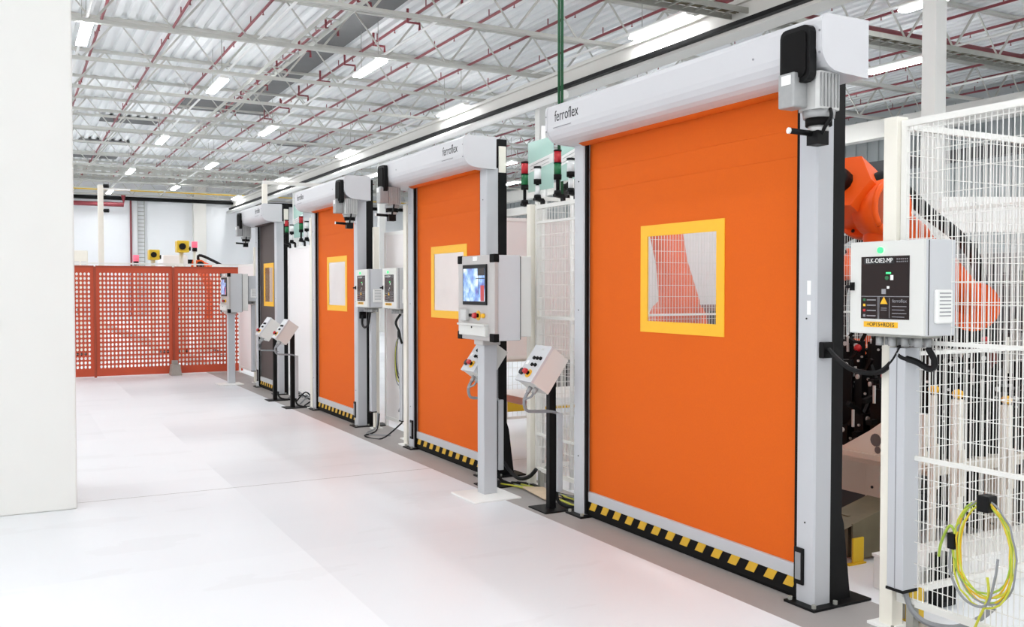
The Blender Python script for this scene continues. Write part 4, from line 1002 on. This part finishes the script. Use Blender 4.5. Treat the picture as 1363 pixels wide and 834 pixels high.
# small coil and wires between the second and third door
t = thing('cable_coil', 'grey cable coil hung between the controllers of the second and third doors', 'cable coil', (3.82, 9.75, .85))
for k in range(4): MB().tube([(-.01 - .005 * k, (.10 + .008 * k) * math.cos(2 * PI * i / 20), (.22 + .015 * k) * math.sin(2 * PI * i / 20) - .02 * k) for i in range(21)], .006, 6).build('cable_turn', ('cable_grey', 'cable', 'coil_green', 'cable_grey')[k], t)
MB().rbox((-.03, -.03, .2), (.02, .03, .28), .005).build('strap', 'black', t)
MB().tube(smooth_path([(-.01, 0, -.2), (-.02, -.03, -.35), (-.01, -.05, -.5), (-.02, .0, -.62)], 5), .012, 6).build('hanging_end', 'cable', t)
for k, pts in enumerate(([(3.62, 9.9, .2), (3.55, 9.8, .03), (3.35, 9.62, .012), (3.45, 9.35, .012), (3.62, 9.2, .19)], [(3.64, 10.0, .2), (3.6, 9.95, .04), (3.42, 9.75, .012), (3.6, 9.5, .012)])):
    cable(('thin black cable looping out onto the floor between the controllers', 'thin grey cable on the floor between the controllers')[k], pts, .008, ('cable', 'cable_grey')[k])

# ---------------------------------------------------------------- behind the orange fence
def far_box(name, label, cat, x0p, x1p, ytp, Y, depth, m, extra=None):
    a = atY(x0p, ytp, Y); b = atY(x1p, ytp, Y)
    t = thing(name, label, cat, ((a.x + b.x) / 2, Y + depth / 2, 0)); w = (b.x - a.x) / 2
    MB().rbox((-w, -depth / 2, .1), (w, depth / 2, a.z), .02).build('housing', m, t)
    MB().box((-w * .95, -depth * .45, 0), (w * .95, depth * .45, .1)).build('plinth', 'black', t)
    MB().box((-w * .8, -depth / 2 - .012, .3), (-.02, -depth / 2, a.z - .25)).build('door_leaf', 'panel_grey', t)
    MB().box((.02, -depth / 2 - .012, .3), (w * .8, -depth / 2, a.z - .25)).build('door_leaf', 'panel_grey', t)
    for s_ in (-1, 1): MB().box((s_ * .06 - .01, -depth / 2 - .03, 1.0), (s_ * .06 + .01, -depth / 2 - .01, 1.15)).build('handle', 'black', t)
    if extra: extra(t, w, depth, a.z)
    return t
def yellow_head(name_label, px, py, Y, s=.3):
    c = atY(px, py, Y); t = thing('yellow_camera_head', name_label, 'camera', (c.x, Y, 0))
    MB().cyl((0, 0.2, 0), (0, 0.2, c.z), .05, 8).build('mast', 'cream', t)
    MB().rbox((-s / 2, -.1, c.z - s * .5), (s / 2, .22, c.z + s * .5), .02).build('case', 'yellow_paint', t)
    MB().cyl((-.02, -.14, c.z), (-.02, -.09, c.z), s * .28, 12).build('lens', 'black', t)
    MB().cyl((s * .4, -.05, c.z - .05), (s * .62, -.05, c.z - .05), .05, 8).build('connector', 'black', t)
far_box('machine_cabinet', 'cream machine cabinet behind the orange fence next to the white pier', 'cabinet', 96, 117, 333, 24, 1.0, 'cream')
far_box('machine_cabinet', 'low white machine housing behind the orange fence under the yellow heads', 'cabinet', 217, 250, 339, 24, 1.0, 'sheet')
far_box('machine_cabinet', 'low pale machine housing behind the orange fence beside the small robot', 'cabinet', 292, 306, 352, 23.2, 1.0, 'white')
yellow_head('yellow camera head behind the orange fence, the lower of two', 205, 339, 23.5, .24)
yellow_head('yellow camera head behind the orange fence, the upper of two', 243, 328, 23.5, .28)
def beacon(px, py, Y, label):
    c = atY(px, py, Y); t = thing('beacon_light', label, 'signal light', (c.x, Y, 0))
    MB().cyl((0, 0, 0), (0, 0, c.z - .12), .03, 8).build('pole', 'cream', t); MB().cyl((0, 0, c.z - .12), (0, 0, c.z - .03), .06, 10).build('socket', 'dark_glass', t); MB().cyl((0, 0, c.z - .03), (0, 0, c.z + .12), .07, 12).build('dome', 'pink', t)
beacon(259, 328, 23.9, 'pink beacon light behind the orange fence near the small robot')
beacon(181, 346, 23.9, 'pink beacon light behind the orange fence near the wall cable ladder')
c = atY(133.5, 246, 22.0)
t = thing('camera_mast', 'slim cream mast with small dark cameras behind the orange fence', 'mast', (c.x, 22, 0))
MB().rbox((-.055, -.055, 0), (.055, .055, c.z), .006).build('mast', 'cream', t)
for q, z in enumerate((c.z - .02, c.z - .55)): MB().cyl((.06, -.02, z), (.16, -.06, z), .04, 8).build('camera', 'black', t)
MB().box((-.02, -.02, c.z - .1), (.6, .02, c.z - .06)).build('boom', 'white', t)
fence_panel('white mesh fence between the orange fence and the far machines', (1.0, 21.5), (6.5, 21.5), z1=2.15, pitch=.08, rails=(1.2,))
# slim cream column beyond the dark brown door
c = atX(352, 245, 6.6)
t = thing('crane_post', 'slim cream post rising behind the dark brown door', 'post', (c.x, c.y, 0))
MB().rbox((-.07, -.07, 0), (.07, .07, c.z), .006).build('upright', 'cream', t)
MB().box((-.05, -.05, c.z), (1.8, .05, c.z + .1)).build('boom', 'beam', t)

# ---------------------------------------------------------------- far right: more cells
for i, (p0, p1) in enumerate((((8.0, .4), (8.0, 3.0)), ((8.0, 3.1), (8.0, 6.5)), ((9.5, -.5), (14.0, -.5 + 2.2)), ((8.2, 9.6), (12.0, 9.6)), ((11.4, 5.0), (11.4, 9.2)))):
    fence_panel(('white mesh fence closing the back of the space beside the near cell', 'white mesh fence closing the back of the near cell', 'slanting white mesh fence far to the right', 'white mesh fence behind the far robot', 'white mesh fence before the far equipment row')[i], p0, p1, pitch=.05, rails=(1.25,))
def tooling_post(label, px, py, D, w, m='cream'):
    c = atD(px, py, D); t = thing('tooling_post', label, 'post', (c.x, c.y, 0))
    MB().rbox((-w, -w, .02), (w, w, c.z - .03), .006).build('upright', m, t)
    MB().box((-w * 1.8, -w * 1.8, 0), (w * 1.8, w * 1.8, .02)).build('foot_plate', 'galv', t)
    MB().sphere((0, 0, c.z), .032, 12, (1, 1, .8)).build('yellow_knob', 'yellow', t)
    MB().box((-w * 1.1, -w * 1.3, c.z * .45), (w * 1.1, -w, c.z * .7)).build('side_plate', 'table', t)
tooling_post('thin cream tooling post with a yellow knob beside the near controller duct', 1243, 518, 5.3, .016)
tooling_post('broad cream tooling post with a yellow knob behind the mesh', 1275, 524, 5.15, .026)
tooling_post('cream tooling post with a yellow knob beyond the cable coil', 1340, 532, 5.5, .026)
def cell_cabinet(label, x, y, w, d, h, m, slats=6, rot=0.0, m2='print_black'):
    t = thing('machine_cabinet', label, 'cabinet', (x, y, 0), rot)
    MB().rbox((-d / 2, -w / 2, .08), (d / 2, w / 2, h), .01).build('housing', m, t)
    MB().box((-d / 2 + .03, -w / 2 + .03, 0), (d / 2 - .03, w / 2 - .03, .09)).build('plinth', 'black', t)
    for i in range(slats):
        y0 = -w / 2 + w * (i + .2) / slats
        MB().box((-d / 2 - .012, y0, .2), (-d / 2 + .002, y0 + w / slats * .55, h - .1 - .12 * (i % 3))).build('front_slat', m2 if i % 2 else 'galv', t)
    for i in range(max(2, slats // 2)):
        x0 = -d / 2 + d * (i + .2) / max(2, slats // 2)
        MB().box((x0, -w / 2 - .012, .25), (x0 + d * .22, -w / 2 + .002, h - .2 - .1 * (i % 2))).build('side_slat', m2 if i % 2 == 0 else 'table', t)
    return t
cell_cabinet('dark grey slatted machine behind the tooling posts', 7.6, 4.75, .7, .5, 1.45, 'dark_grey', 10)
cell_cabinet('black slatted machine at the right behind the mesh fences', 7.5, 3.75, .8, .6, 1.40, 'black', 12, m2='table')
cell_cabinet('dark red slatted machine behind the mesh fences', 7.6, 5.6, .7, .5, 1.4, 'dark_red', 8)
cell_cabinet('pale slatted machine between the dark machines', 6.6, 5.75, .4, .4, 1.0, 'table', 5, m2='dark_red')
cell_cabinet('tall grey machine beyond the second mesh line', 10.2, 7.0, 1.2, 1.0, 2.0, 'mid_grey', 14)
cell_cabinet('tall dark machine beyond the second mesh line', 10.4, 8.3, 1.2, 1.0, 2.2, 'dark_grey', 14, m2='mid_grey')
cell_cabinet('tall pale machine beyond the second mesh line', 10.65, 5.6, 1.2, 1.0, 1.9, 'table', 12)
cell_cabinet('wide grey machine behind the second cell', 9.2, 11.5, 2.5, 1.0, 1.9, 'mid_grey', 14, m2='dark_red')
cell_cabinet('dark machine seen beyond the third cell', 7.2, 10.8, 1.2, .8, 1.6, 'dark_grey', 8)
cell_cabinet('orange-brown machine seen low through the door window', 7.7, 8.6, 1.4, .8, 1.40, 'dark_red', 14)
cell_cabinet('low black machine seen through the door window beside the robot', 6.95, 7.5, .9, .5, 1.36, 'black', 9, m2='mid_grey')
# hanging white board and dark services above the far cells
a = atD(1252, 262, 9.6); b = atD(1470, 250, 9.6)
t = thing('sign_board', 'long blank white board held on posts above the far mesh fences', 'board', (a.x, a.y, 0), math.atan2(b.y - a.y, b.x - a.x))
L = math.hypot(b.x - a.x, b.y - a.y)
MB().box((0, -.02, a.z - .36), (L, .02, a.z)).build('face', 'white', t)
for x in (.1, L - .1): MB().box((x - .03, .02, 0), (x + .03, .08, a.z - .02)).build('post', 'white', t)
for x in (.35, .9): MB().box((x, -.023, a.z - .36), (x + .008, -.019, a.z)).build('joint', 'print_grey', t)
o = MB().box((15.0, -4, 3.9), (15.25, 20, 4.1)).build('tray_and_shade_bar', 'dark_grey')
tag(o, 'dark cable tray running high beyond the far mesh fences', 'cable tray')
for yy in (0, 8, 16): 
    o = MB().cyl((15.12, yy, 0), (15.12, yy, 3.92), .05, 8).build('tray_post', 'white'); tag(o, 'slim white post holding up the dark cable tray', 'post', 'posts under the dark cable tray')

tr = thing('cable_trough', 'low white cable trough on the floor behind the near mesh fence', 'cable trough', (4.1, 3.2, 0))
MB().rbox((-.05, -.02, 0), (1.5, .26, .17), .006).build('trough_body', 'white', tr)
MB().box((-.05, -.03, .17), (1.5, .27, .185)).build('trough_lid', 'white', tr)
jb = thing('junction_box', 'small black junction box standing before the white cable trough', 'junction box', (4.14, 3.10, 0))
MB().rbox((-.05, -.03, 0), (.06, .05, .26), .005).build('case', 'black', jb)
MB().box((-.04, -.034, .03), (.05, -.029, .23)).build('cover', 'rubber', jb)
